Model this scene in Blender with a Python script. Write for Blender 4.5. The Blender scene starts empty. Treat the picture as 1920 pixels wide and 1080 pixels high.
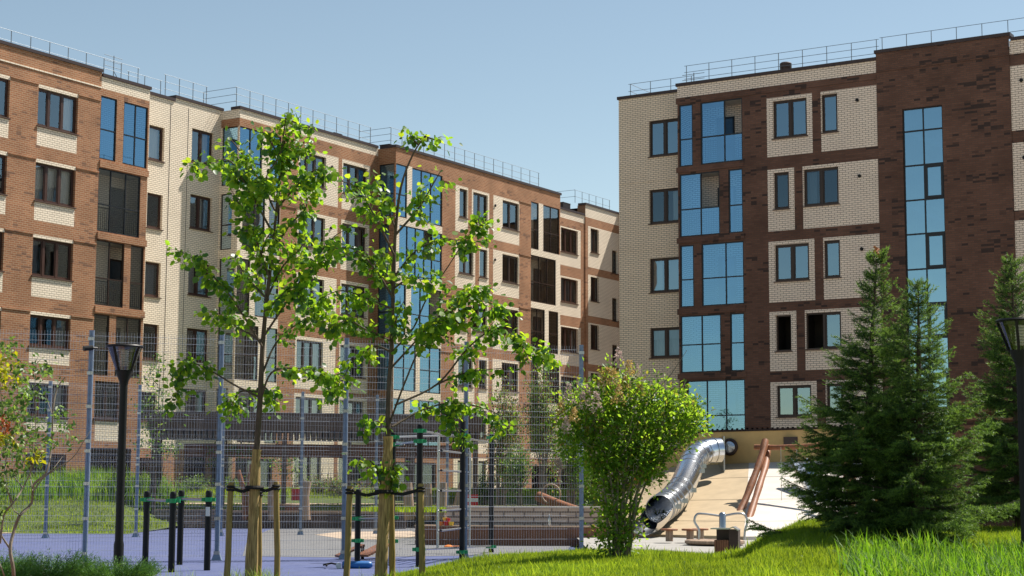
import bpy, math, random
import numpy as np
from mathutils import Vector, Matrix
rnd = random.Random(7)
NR = np.random.default_rng(11)
scene = bpy.context.scene
COL = scene.collection
R = math.radians

# ---------------------------------------------------------------- camera model (measured)
F, PITCH, ROLL, AL = 3238.9, 0.117463, 0.0040767, 0.554361
HC = 1.3
_fw = np.array([0, math.cos(PITCH), math.sin(PITCH)])
_rt = np.array([1., 0, 0])
_up = np.cross(_rt, _fw)
_c, _s = math.cos(ROLL), math.sin(ROLL)
CR, CU = _c * _rt + _s * _up, -_s * _rt + _c * _up
def _ray(px, py):
    return CR * (px - 960) / F - CU * (py - 540) / F + _fw
def at(px, py, Y):
    """world point seen at a photo pixel when it stands Y metres in front of the camera"""
    d = _ray(px, py)
    p = d * (Y / d[1])
    return np.array([p[0], p[1], p[2] + HC])
def gnd(px, py, z=0.0):
    d = _ray(px, py)
    p = d * ((z - HC) / d[2])
    return np.array([p[0], p[1], z])
def colx(px, Y):
    """x of a photo column at distance Y, taken near the ground"""
    return at(px, 950, Y)[0]

# ---------------------------------------------------------------- object helpers
def tag(o, label=None, cat=None, group=None, kind=None):
    if label: o['label'] = label
    if cat: o['category'] = cat
    if group: o['group'] = group
    if kind: o['kind'] = kind
    return o
def empty(name, loc=(0, 0, 0), rz=0.0, label=None, cat=None, group=None):
    o = bpy.data.objects.new(name, None)
    o.empty_display_size = 0.2
    COL.objects.link(o)
    o.location = [float(v) for v in loc]
    o.rotation_euler = (0, 0, rz)
    return tag(o, label, cat, group)
def link_mesh(name, me, mats, parent=None, smooth=False):
    for m in (mats if isinstance(mats, (list, tuple)) else [mats]):
        me.materials.append(m)
    if smooth:
        me.polygons.foreach_set('use_smooth', [True] * len(me.polygons))
    o = bpy.data.objects.new(name, me)
    COL.objects.link(o)
    if parent is not None:
        o.parent = parent
    return o
class MB:
    def __init__(s):
        s.v, s.f, s.m = [], [], []
    def add(s, vs, fs, mi=0):
        b = len(s.v)
        s.v += [tuple(float(c) for c in v) for v in vs]
        s.f += [tuple(b + i for i in f) for f in fs]
        s.m += [mi] * len(fs)
    def quad(s, a, b, c, d, mi=0):
        s.add([a, b, c, d], [(0, 1, 2, 3)], mi)
    def box(s, x0, x1, y0, y1, z0, z1, mi=0):
        s.add([(x0, y0, z0), (x1, y0, z0), (x1, y1, z0), (x0, y1, z0), (x0, y0, z1), (x1, y0, z1), (x1, y1, z1), (x0, y1, z1)],
              [(0, 3, 2, 1), (4, 5, 6, 7), (0, 1, 5, 4), (1, 2, 6, 5), (2, 3, 7, 6), (3, 0, 4, 7)], mi)
    def bar(s, a, b, w, h=None, mi=0):
        """a rectangular bar from a to b"""
        a, b = np.array(a, float), np.array(b, float)
        h = w if h is None else h
        d = b - a; d /= np.linalg.norm(d)
        ref = np.array([0, 0, 1.]) if abs(d[2]) < .9 else np.array([1., 0, 0])
        r = np.cross(d, ref); r /= np.linalg.norm(r); u = np.cross(r, d)
        vs = []
        for p in (a, b):
            for sx, sy in ((-1, -1), (1, -1), (1, 1), (-1, 1)):
                vs.append(p + r * sx * w / 2 + u * sy * h / 2)
        s.add(vs, [(3, 2, 1, 0), (4, 5, 6, 7), (0, 1, 5, 4), (1, 2, 6, 5), (2, 3, 7, 6), (3, 0, 4, 7)], mi)
    def tube(s, pts, rad, n=8, caps=True, mi=0, jit=0.0):
        pts = [np.array(p, float) for p in pts]
        k = len(pts)
        rads = [rad] * k if np.isscalar(rad) else list(rad)
        t0 = pts[1] - pts[0]; t0 /= np.linalg.norm(t0)
        ref = np.array([0, 0, 1.]) if abs(t0[2]) < .9 else np.array([1., 0, 0])
        r = np.cross(t0, ref); r /= np.linalg.norm(r)
        vs = []
        for i in range(k):
            t = pts[min(i + 1, k - 1)] - pts[max(i - 1, 0)]
            t /= max(1e-9, np.linalg.norm(t))
            r = r - t * (r @ t); r /= max(1e-9, np.linalg.norm(r))
            u = np.cross(t, r)
            for j in range(n):
                a = 2 * math.pi * j / n
                q = rads[i] * (1 + (rnd.uniform(-jit, jit) if jit else 0))
                vs.append(pts[i] + q * (math.cos(a) * r + math.sin(a) * u))
        fs = []
        for i in range(k - 1):
            for j in range(n):
                fs.append((i * n + j, i * n + (j + 1) % n, (i + 1) * n + (j + 1) % n, (i + 1) * n + j))
        if caps:
            fs.append(tuple(range(n))[::-1]); fs.append(tuple((k - 1) * n + j for j in range(n)))
        s.add(vs, fs, mi)
    def cyl(s, x, y, z0, z1, r0, r1=None, n=16, mi=0):
        r1 = r0 if r1 is None else r1
        s.tube([(x, y, z0), (x, y, z1)], [r0, r1], n, True, mi)
    def lathe(s, prof, cx=0, cy=0, n=20, mi=0, caps=True):
        vs = []
        for r, z in prof:
            for j in range(n):
                a = 2 * math.pi * j / n
                vs.append((cx + r * math.cos(a), cy + r * math.sin(a), z))
        fs = []
        for i in range(len(prof) - 1):
            for j in range(n):
                fs.append((i * n + j, i * n + (j + 1) % n, (i + 1) * n + (j + 1) % n, (i + 1) * n + j))
        if caps:
            fs.append(tuple(range(n))[::-1]); fs.append(tuple((len(prof) - 1) * n + j for j in range(n)))
        s.add(vs, fs, mi)
    def torus(s, c, ax, Rr, r, n=20, k=6, mi=0):
        ax = np.array(ax, float); ax /= np.linalg.norm(ax)
        ref = np.array([0, 0, 1.]) if abs(ax[2]) < .9 else np.array([1., 0, 0])
        u = np.cross(ax, ref); u /= np.linalg.norm(u); w = np.cross(ax, u)
        c = np.array(c, float); vs = []; fs = []
        for i in range(n):
            a = 2 * math.pi * i / n; d = math.cos(a) * u + math.sin(a) * w
            for j in range(k):
                b = 2 * math.pi * j / k
                vs.append(c + d * (Rr + r * math.cos(b)) + ax * r * math.sin(b))
        for i in range(n):
            for j in range(k):
                fs.append((i * k + j, i * k + (j + 1) % k, ((i + 1) % n) * k + (j + 1) % k, ((i + 1) % n) * k + j))
        s.add(vs, fs, mi)
    def build(s, name, mats, parent=None, smooth=False):
        me = bpy.data.meshes.new(name)
        me.from_pydata(s.v, [], s.f)
        if max(s.m, default=0):
            me.polygons.foreach_set('material_index', s.m)
        me.update()
        o = link_mesh(name, me, mats, parent, smooth)
        if smooth and hasattr(me, 'set_sharp_from_angle'):
            me.set_sharp_from_angle(angle=R(42))
        return o
def np_mesh(name, V, Fc, mats, parent=None, mi=None, smooth=False):
    """fast mesh from numpy arrays: V (n,3), Fc (m,k)"""
    me = bpy.data.meshes.new(name)
    V = np.ascontiguousarray(V, dtype=np.float32); Fc = np.ascontiguousarray(Fc, dtype=np.int32)
    m, k = Fc.shape
    me.vertices.add(len(V)); me.vertices.foreach_set('co', V.ravel())
    me.loops.add(m * k); me.loops.foreach_set('vertex_index', Fc.ravel())
    me.polygons.add(m)
    me.polygons.foreach_set('loop_start', np.arange(0, m * k, k, dtype=np.int32))
    me.polygons.foreach_set('loop_total', np.full(m, k, dtype=np.int32))
    if mi is not None:
        me.polygons.foreach_set('material_index', np.ascontiguousarray(mi, dtype=np.int32))
    me.update(calc_edges=True); me.validate()
    return link_mesh(name, me, mats, parent, smooth)
def unit(a):
    return a / np.maximum(1e-9, np.linalg.norm(a, axis=-1, keepdims=True))
def scatter(name, T, TF, P, X, N, S, mats, parent=None, mi=None):
    """copies of a little template (k,3) along axis X with normal N at points P; one mesh"""
    X = unit(X); Y = unit(np.cross(N, X)); Z = np.cross(X, Y)
    T = np.asarray(T, float)
    V = P[:, None, :] + S[:, None, None] * (T[None, :, 0:1] * X[:, None, :] + T[None, :, 1:2] * Y[:, None, :] + T[None, :, 2:3] * Z[:, None, :])
    n, k = len(P), len(T)
    TF = np.asarray(TF, int)
    Fc = (np.arange(n) * k)[:, None, None] + TF[None]
    m = None if mi is None else np.repeat(mi, len(TF))
    return np_mesh(name, V.reshape(-1, 3), Fc.reshape(-1, TF.shape[1]), mats, parent, m)

# ---------------------------------------------------------------- materials
def mat(name):
    m = bpy.data.materials.new(name); m.use_nodes = True
    nt = m.node_tree
    for n in list(nt.nodes):
        if n.type != 'OUTPUT_MATERIAL': nt.nodes.remove(n)
    return m, nt, [n for n in nt.nodes if n.type == 'OUTPUT_MATERIAL'][0]
def nd(nt, t, **kw):
    n = nt.nodes.new(t)
    for k, v in kw.items():
        if k in n.inputs: n.inputs[k].default_value = v
        else: setattr(n, k, v)
    return n
def c4(c): return (c[0], c[1], c[2], 1)
def simple(name, col, rough=.6, metal=0.0, var=.15, scale=6.0, bump=0.0, spec=.4, stretch=(1, 1, 1), hue=None):
    """principled with a noise driven mottling of the colour"""
    m, nt, out = mat(name)
    b = nd(nt, 'ShaderNodeBsdfPrincipled', Roughness=rough, Metallic=metal)
    b.inputs['Specular IOR Level'].default_value = spec
    tc = nd(nt, 'ShaderNodeTexCoord'); mp = nd(nt, 'ShaderNodeMapping'); mp.inputs['Scale'].default_value = stretch
    nz = nd(nt, 'ShaderNodeTexNoise', Scale=scale, Detail=5.0, Roughness=.6)
    nt.links.new(tc.outputs['Object'], mp.inputs[0]); nt.links.new(mp.outputs[0], nz.inputs['Vector'])
    mx = nd(nt, 'ShaderNodeMix', data_type='RGBA')
    h = hue or col
    mx.inputs[6].default_value = c4([c * (1 - var) for c in col]); mx.inputs[7].default_value = c4([min(1, c * (1 + var)) for c in h])
    rm = nd(nt, 'ShaderNodeMapRange'); rm.inputs[1].default_value = .3; rm.inputs[2].default_value = .7
    nt.links.new(nz.outputs['Fac'], rm.inputs[0]); nt.links.new(rm.outputs[0], mx.inputs[0])
    nt.links.new(mx.outputs[2], b.inputs['Base Color'])
    if bump:
        bp = nd(nt, 'ShaderNodeBump', Strength=bump, Distance=.02)
        nt.links.new(nz.outputs['Fac'], bp.inputs['Height']); nt.links.new(bp.outputs[0], b.inputs['Normal'])
    nt.links.new(b.outputs[0], out.inputs[0])
    return m
def brick(name, c1, c2, mortar, dark=None, darkamt=.5, bw=.25, rh=.083, ms=.011, bias=0.0, soft=.42, thr=.78):
    m, nt, out = mat(name)
    L = nt.links.new
    tc = nd(nt, 'ShaderNodeTexCoord'); sp = nd(nt, 'ShaderNodeSeparateXYZ'); ad = nd(nt, 'ShaderNodeMath', operation='ADD')
    cb = nd(nt, 'ShaderNodeCombineXYZ')
    L(tc.outputs['Object'], sp.inputs[0]); L(sp.outputs[0], ad.inputs[0]); L(sp.outputs[1], ad.inputs[1]); L(ad.outputs[0], cb.inputs[0]); L(sp.outputs[2], cb.inputs[1])
    br = nd(nt, 'ShaderNodeTexBrick', Scale=1.0)
    br.inputs['Color1'].default_value = c4(c1); br.inputs['Color2'].default_value = c4(c2); br.inputs['Mortar'].default_value = c4(mortar)
    br.inputs['Brick Width'].default_value = bw; br.inputs['Row Height'].default_value = rh; br.inputs['Mortar Size'].default_value = ms
    br.inputs['Mortar Smooth'].default_value = .1; br.inputs['Bias'].default_value = bias
    L(cb.outputs[0], br.inputs['Vector'])
    src = br.outputs['Color']
    # slow staining over the wall
    nz = nd(nt, 'ShaderNodeTexNoise', Scale=.7, Detail=4.0); L(cb.outputs[0], nz.inputs['Vector'])
    mr = nd(nt, 'ShaderNodeMapRange'); mr.inputs[1].default_value = .3; mr.inputs[2].default_value = .7; mr.inputs[3].default_value = 1 - soft * .5; mr.inputs[4].default_value = 1 + soft * .4
    L(nz.outputs['Fac'], mr.inputs[0])
    vm = nd(nt, 'ShaderNodeVectorMath', operation='SCALE'); L(src, vm.inputs[0]); L(mr.outputs[0], vm.inputs['Scale'])
    src = vm.outputs[0]
    if dark:
        # clusters of over-burnt bricks, cell per brick and stretched along the course
        fl = nd(nt, 'ShaderNodeVectorMath', operation='SNAP'); fl.inputs[1].default_value = (bw, rh, 1)
        L(cb.outputs[0], fl.inputs[0])
        wn = nd(nt, 'ShaderNodeTexWhiteNoise', noise_dimensions='2D'); L(fl.outputs[0], wn.inputs['Vector'])
        mp = nd(nt, 'ShaderNodeMapping'); mp.inputs['Scale'].default_value = (.55, 1.9, 1); L(fl.outputs[0], mp.inputs[0])
        n2 = nd(nt, 'ShaderNodeTexNoise', Scale=1.0, Detail=3.0, Roughness=.65); L(mp.outputs[0], n2.inputs['Vector'])
        m1 = nd(nt, 'ShaderNodeMath', operation='MULTIPLY_ADD'); L(wn.outputs['Value'], m1.inputs[0]); m1.inputs[1].default_value = .32; L(n2.outputs['Fac'], m1.inputs[2])
        r2 = nd(nt, 'ShaderNodeMapRange'); r2.inputs[1].default_value = thr; r2.inputs[2].default_value = thr + .06; r2.inputs[4].default_value = darkamt
        L(m1.outputs[0], r2.inputs[0])
        mx = nd(nt, 'ShaderNodeMix', data_type='RGBA'); mx.inputs[7].default_value = c4(dark)
        L(r2.outputs[0], mx.inputs[0]); L(src, mx.inputs[6]); src = mx.outputs[2]
    b = nd(nt, 'ShaderNodeBsdfPrincipled', Roughness=.85); b.inputs['Specular IOR Level'].default_value = .2
    L(src, b.inputs['Base Color'])
    bp = nd(nt, 'ShaderNodeBump', Strength=.35, Distance=.008, invert=True); L(br.outputs['Fac'], bp.inputs['Height']); L(bp.outputs[0], b.inputs['Normal'])
    L(b.outputs[0], out.inputs[0])
    return m
def glass(name, tcol, gcol, base, wav=.012):
    """window pane: lets part of the room through and mirrors the surroundings more at grazing angles"""
    m, nt, out = mat(name); L = nt.links.new
    t = nd(nt, 'ShaderNodeBsdfTransparent'); t.inputs[0].default_value = c4(tcol)
    g = nd(nt, 'ShaderNodeBsdfGlossy', Roughness=.015); g.inputs[0].default_value = c4(gcol)
    tc = nd(nt, 'ShaderNodeTexCoord'); nz = nd(nt, 'ShaderNodeTexNoise', Scale=1.1, Detail=1.0); L(tc.outputs['Object'], nz.inputs['Vector'])
    bp = nd(nt, 'ShaderNodeBump', Strength=wav * 20, Distance=.01); L(nz.outputs['Fac'], bp.inputs['Height']); L(bp.outputs[0], g.inputs['Normal'])
    fr = nd(nt, 'ShaderNodeFresnel', IOR=1.5)
    mr = nd(nt, 'ShaderNodeMapRange'); mr.inputs[1].default_value = .04; mr.inputs[2].default_value = 1.0; mr.inputs[3].default_value = base; mr.inputs[4].default_value = 1.0
    L(fr.outputs[0], mr.inputs[0])
    mx = nd(nt, 'ShaderNodeMixShader'); L(mr.outputs[0], mx.inputs[0]); L(t.outputs[0], mx.inputs[1]); L(g.outputs[0], mx.inputs[2]); L(mx.outputs[0], out.inputs[0])
    return m
def leafmat(name, col, tr, amt=.45, rough=.45, var=.25, scale=3.0, spec=.35):
    m, nt, out = mat(name); L = nt.links.new
    tc = nd(nt, 'ShaderNodeTexCoord'); nz = nd(nt, 'ShaderNodeTexNoise', Scale=scale, Detail=3.0); L(tc.outputs['Object'], nz.inputs['Vector'])
    mr = nd(nt, 'ShaderNodeMapRange'); mr.inputs[1].default_value = .3; mr.inputs[2].default_value = .7; mr.inputs[3].default_value = 1 - var; mr.inputs[4].default_value = 1 + var
    L(nz.outputs['Fac'], mr.inputs[0])
    b = nd(nt, 'ShaderNodeBsdfPrincipled', Roughness=rough); b.inputs['Specular IOR Level'].default_value = spec
    t = nd(nt, 'ShaderNodeBsdfTranslucent')
    for cc, sock in ((col, b.inputs['Base Color']), (tr, t.inputs[0])):
        vm = nd(nt, 'ShaderNodeVectorMath', operation='SCALE'); vm.inputs[0].default_value = cc; L(mr.outputs[0], vm.inputs['Scale']); L(vm.outputs[0], sock)
    mx = nd(nt, 'ShaderNodeMixShader'); mx.inputs[0].default_value = amt
    L(b.outputs[0], mx.inputs[1]); L(t.outputs[0], mx.inputs[2]); L(mx.outputs[0], out.inputs[0])
    return m

def rubber(name, col):
    """poured rubber granulate: fine speckle, broad scuffed and dusty areas"""
    m, nt, out = mat(name); L = nt.links.new
    tc = nd(nt, 'ShaderNodeTexCoord'); b = nd(nt, 'ShaderNodeBsdfPrincipled', Roughness=.9); b.inputs['Specular IOR Level'].default_value = .2
    vo = nd(nt, 'ShaderNodeTexVoronoi', Scale=45.0); n1 = nd(nt, 'ShaderNodeTexNoise', Scale=.55, Detail=7.0, Roughness=.65); n2 = nd(nt, 'ShaderNodeTexNoise', Scale=3.0, Detail=4.0)
    for n in (vo, n1, n2): L(tc.outputs['Object'], n.inputs['Vector'])
    mx = nd(nt, 'ShaderNodeMix', data_type='RGBA'); mx.inputs[6].default_value = c4([c * .78 for c in col]); mx.inputs[7].default_value = c4([c * 1.2 for c in col]); L(vo.outputs['Color'], mx.inputs[0])
    r = nd(nt, 'ShaderNodeMapRange'); r.inputs[1].default_value = .46; r.inputs[2].default_value = .74; r.inputs[4].default_value = .38; L(n1.outputs['Fac'], r.inputs[0])
    m2 = nd(nt, 'ShaderNodeMix', data_type='RGBA'); m2.inputs[7].default_value = c4([c * .6 + .09 for c in col]); L(r.outputs[0], m2.inputs[0]); L(mx.outputs[2], m2.inputs[6])
    r3 = nd(nt, 'ShaderNodeMapRange'); r3.inputs[1].default_value = .3; r3.inputs[2].default_value = .7; r3.inputs[3].default_value = .88; r3.inputs[4].default_value = 1.1; L(n2.outputs['Fac'], r3.inputs[0])
    vm = nd(nt, 'ShaderNodeVectorMath', operation='SCALE'); L(m2.outputs[2], vm.inputs[0]); L(r3.outputs[0], vm.inputs['Scale']); L(vm.outputs[0], b.inputs['Base Color']); L(b.outputs[0], out.inputs[0])
    return m

M = {}
M['brickL'] = brick('orange_brown_brick', (.355, .160, .080), (.275, .117, .058), (.40, .28, .18), (.12, .068, .05), .65, thr=.81)
M['brickR'] = brick('dark_brown_brick', (.170, .086, .060), (.13, .064, .046), (.11, .072, .058), (.035, .027, .026), .8)
M['tanR'] = brick('sandy_pale_brick', (.92, .755, .58), (.86, .70, .535), (.30, .23, .18), bw=.25, rh=.085, ms=.011, soft=.10)
M['cream'] = brick('cream_brick', (.90, .785, .63), (.84, .725, .575), (.40, .32, .24), bw=.25, rh=.085, ms=.012, soft=.12)
M['creamR'] = brick('pale_brick', (.90, .755, .63), (.84, .70, .585), (.31, .235, .19), bw=.25, rh=.085, ms=.011, soft=.10)
M['cap'] = simple('dark_brown_metal', (.055, .035, .033), .45, .3, .1)
M['frame'] = simple('brown_window_frame', (.035, .018, .012), .4, 0, .1)
M['frameL'] = simple('red_brown_window_frame', (.055, .024, .016), .45, 0, .15)
M['frameB'] = simple('anthracite_frame', (.018, .02, .024), .4, .2, .1)
M['sill'] = simple('brown_sill', (.10, .06, .045), .5, .2, .1)
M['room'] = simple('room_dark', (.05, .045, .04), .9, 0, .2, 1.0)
M['curtain'] = simple('white_curtain', (.70, .70, .67), .9, 0, .12, 5.0, stretch=(6, 6, .3))
M['curtain_b'] = simple('grey_curtain', (.22, .24, .27), .9, 0, .12, 5.0, stretch=(6, 6, .3))
M['plaster'] = simple('balcony_plaster', (.5, .48, .45), .9, 0, .06)
M['pane'] = glass('window_pane', (.50, .62, .68), (.60, .84, 1.0), .29)
M['paneL'] = glass('window_pane_clear', (.90, .92, .94), (.74, .90, 1.0), .20)
M['paneB'] = glass('blue_balcony_glass', (.27, .52, .82), (.38, .70, 1.0), .36)
M['paneS'] = glass('blue_stair_glass', (.22, .42, .65), (.52, .82, 1.0), .46)
M['pane_dark'] = glass('window_pane_dark', (.55, .66, .72), (.55, .75, .9), .13)
M['steel'] = simple('galvanised_steel', (.21, .27, .37), .5, .35, .12, 12)
M['wire'] = simple('galvanised_wire', (.36, .39, .44), .45, .4, .1, 12)
M['railpaint'] = simple('grey_roof_rail', (.16, .19, .22), .5, .4, .1)
M['black'] = simple('black_powder_coat', (.009, .009, .010), .5, .0, .2, 8, spec=.25)
M['green'] = simple('green_clamp', (.01, .30, .10), .35, 0, .1)
M['chrome'] = simple('polished_steel', (.60, .64, .70), .22, 1.0, .05, 3)
M['steeld'] = simple('brushed_steel', (.45, .46, .47), .3, 1.0, .1, 10)
M['wood'] = simple('red_brown_log', (.24, .092, .038), .55, 0, .35, 3.0, .2, stretch=(6, 6, .5))
M['woodpale'] = simple('weathered_log', (.34, .24, .17), .75, 0, .35, 3.0, .2, stretch=(8, 8, .6))
M['woodclad'] = simple('brown_cladding', (.20, .085, .045), .6, 0, .35, 4.0, .1, stretch=(9, 9, .4))
M['wooddark'] = simple('dark_pergola_wood', (.085, .055, .042), .7, 0, .3, 4.0)
M['stake'] = simple('treated_pine_stake', (.27, .19, .06), .75, 0, .3, 4.0, .2, stretch=(9, 9, .8))
M['wrap'] = simple('straw_trunk_wrap', (.30, .19, .06), .9, 0, .7, 5.0, .8, stretch=(16, 16, .8), hue=(.36, .25, .10))
M['bark'] = simple('young_bark', (.085, .062, .042), .85, 0, .35, 8.0, .4, stretch=(5, 5, 1))
M['barkg'] = simple('grey_bark', (.20, .165, .13), .85, 0, .35, 8.0, .3)
M['strap'] = simple('black_strap', (.012, .011, .012), .8, 0, .1)
M['blue'] = rubber('blue_rubber_court', (.092, .112, .225))
M['grey'] = rubber('grey_rubber', (.165, .165, .17))
M['beige'] = simple('beige_paving', (.42, .33, .25), .85, 0, .14, 1.5, .1)
M['pave'] = simple('pale_paving', (.31, .295, .27), .85, 0, .12, 1.3, .1)
M['soil'] = simple('lawn_soil', (.07, .10, .02), .95, 0, .4, 5.0, .3)
M['earth'] = simple('pale_bounce_ground', (.36, .32, .26), .95, 0, .2, 1.2, .2)  # ground made pale to bounce sunlight onto the shaded right facade
M['mulch'] = simple('bark_mulch', (.22, .10, .05), .95, 0, .6, 18.0, .6)
M['mustard'] = simple('mustard_panel', (.56, .37, .15), .6, 0, .10, 2.0)
M['tan'] = simple('tan_concrete', (.43, .33, .205), .8, 0, .13, 1.6, .08)
M['whitec'] = simple('white_concrete', (.56, .515, .46), .8, 0, .08, 1.5, .08)
M['red'] = simple('red_plastic', (.55, .02, .02), .4)
M['white'] = simple('white_plastic', (.75, .75, .73), .4, 0, .05)
M['orange'] = simple('orange_plastic', (.70, .20, .03), .4)
M['yellow'] = simple('yellow_plastic', (.75, .5, .05), .4)
M['mat'] = simple('blue_vinyl', (.02, .13, .38), .4, 0, .12)
M['lampglass'] = glass('clear_lamp_glass', (.92, .93, .93), (1, 1, 1), .10)
M['bottle'] = glass('clear_plastic', (.85, .9, .92), (1, 1, 1), .25)
M['bulb'] = simple('white_lamp_core', (.6, .58, .54), .5, 0, .1)
# leaves
M['lin1'] = leafmat('linden_leaf', (.07, .175, .02), (.33, .56, .022), .54, .5, spec=.35)
M['lin2'] = leafmat('linden_leaf_dark', (.035, .105, .022), (.13, .28, .015), .40, .42, spec=.45)
M['lin3'] = leafmat('linden_leaf_young', (.14, .25, .02), (.52, .66, .03), .56, .5, spec=.35)
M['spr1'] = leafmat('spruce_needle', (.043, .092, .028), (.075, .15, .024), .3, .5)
M['spr2'] = leafmat('spruce_tip_lit', (.13, .23, .042), (.24, .38, .05), .40, .5)  # paler tip green, brightened to paint sunlight on the branch tips
M['lil1'] = leafmat('lilac_leaf', (.11, .22, .03), (.44, .66, .04), .58)
M['lil2'] = leafmat('lilac_leaf_dark', (.06, .145, .022), (.26, .44, .025), .52)
M['lil3'] = leafmat('lilac_leaf_bronze', (.20, .19, .04), (.46, .42, .05), .5)
M['flower'] = leafmat('faded_lilac_flower', (.52, .40, .38), (.5, .36, .32), .35)
M['flower2'] = leafmat('browned_flower', (.42, .29, .12), (.55, .38, .12), .4)
M['gr1'] = leafmat('lawn_grass', (.12, .23, .014), (.35, .48, .02), .50, .5, .30, .8)
M['gr2'] = leafmat('lawn_grass_yellow', (.16, .26, .02), (.42, .52, .03), .50, .5, .25, .8)
M['tg1'] = leafmat('tall_grass', (.055, .15, .012), (.20, .40, .015), .5, .6, spec=.2)
M['tg2'] = leafmat('tall_grass_pale', (.15, .27, .03), (.34, .5, .04), .45, .5, spec=.3)
M['shr1'] = leafmat('shrub_leaf', (.05, .11, .025), (.14, .26, .03), .4)
M['shr2'] = leafmat('shrub_leaf_pale', (.14, .24, .05), (.34, .50, .06), .4)
M['shr3'] = leafmat('shrub_leaf_bronze', (.15, .09, .045), (.28, .15, .06), .4)
M['row1'] = leafmat('yellow_leaf', (.28, .30, .01), (.58, .55, .01), .5)
M['row2'] = leafmat('rust_leaf', (.30, .07, .015), (.5, .10, .02), .4)
M['jun'] = leafmat('juniper', (.06, .16, .03), (.12, .26, .03), .3)

# ================================================================ buildings
def wall(mb, mp, s0, s1, z0, z1, base, regions=(), holes=(), rev=.14, revmat=None):
    """flat wall with real openings. mp(s, d, z) -> point; base and region materials are slot numbers"""
    S, Z = {s0, s1}, {z0, z1}
    for q in list(regions) + list(holes):
        for a in (q[0], q[2]):
            if s0 < a < s1: S.add(round(a, 3))
        for a in (q[1], q[3]):
            if z0 < a < z1: Z.add(round(a, 3))
    S, Z = sorted(S), sorted(Z)
    def matat(x, z):
        r = base
        for q in regions:
            if q[0] < x < q[2] and q[1] < z < q[3]: r = q[4]
        return r
    for i in range(len(S) - 1):
        for j in range(len(Z) - 1):
            if S[i + 1] - S[i] < 1e-4 or Z[j + 1] - Z[j] < 1e-4: continue
            x, z = (S[i] + S[i + 1]) / 2, (Z[j] + Z[j + 1]) / 2
            if any(h[0] < x < h[2] and h[1] < z < h[3] for h in holes): continue
            mb.quad(mp(S[i], 0, Z[j]), mp(S[i + 1], 0, Z[j]), mp(S[i + 1], 0, Z[j + 1]), mp(S[i], 0, Z[j + 1]), matat(x, z))
    for h in holes:
        a, b, c, d = max(h[0], s0), max(h[1], z0), min(h[2], s1), min(h[3], z1)
        k = matat(a - .02, (b + d) / 2)
        mb.quad(mp(a, 0, b), mp(a, 0, d), mp(a, rev, d), mp(a, rev, b), k)
        k = matat(c + .02, (b + d) / 2)
        mb.quad(mp(c, 0, b), mp(c, rev, b), mp(c, rev, d), mp(c, 0, d), k)
        k = matat((a + c) / 2, d + .02)
        mb.quad(mp(a, 0, d), mp(c, 0, d), mp(c, rev, d), mp(a, rev, d), k)
        k = matat((a + c) / 2, b - .02)
        mb.quad(mp(a, 0, b), mp(a, rev, b), mp(c, rev, b), mp(c, 0, b), k)

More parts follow.
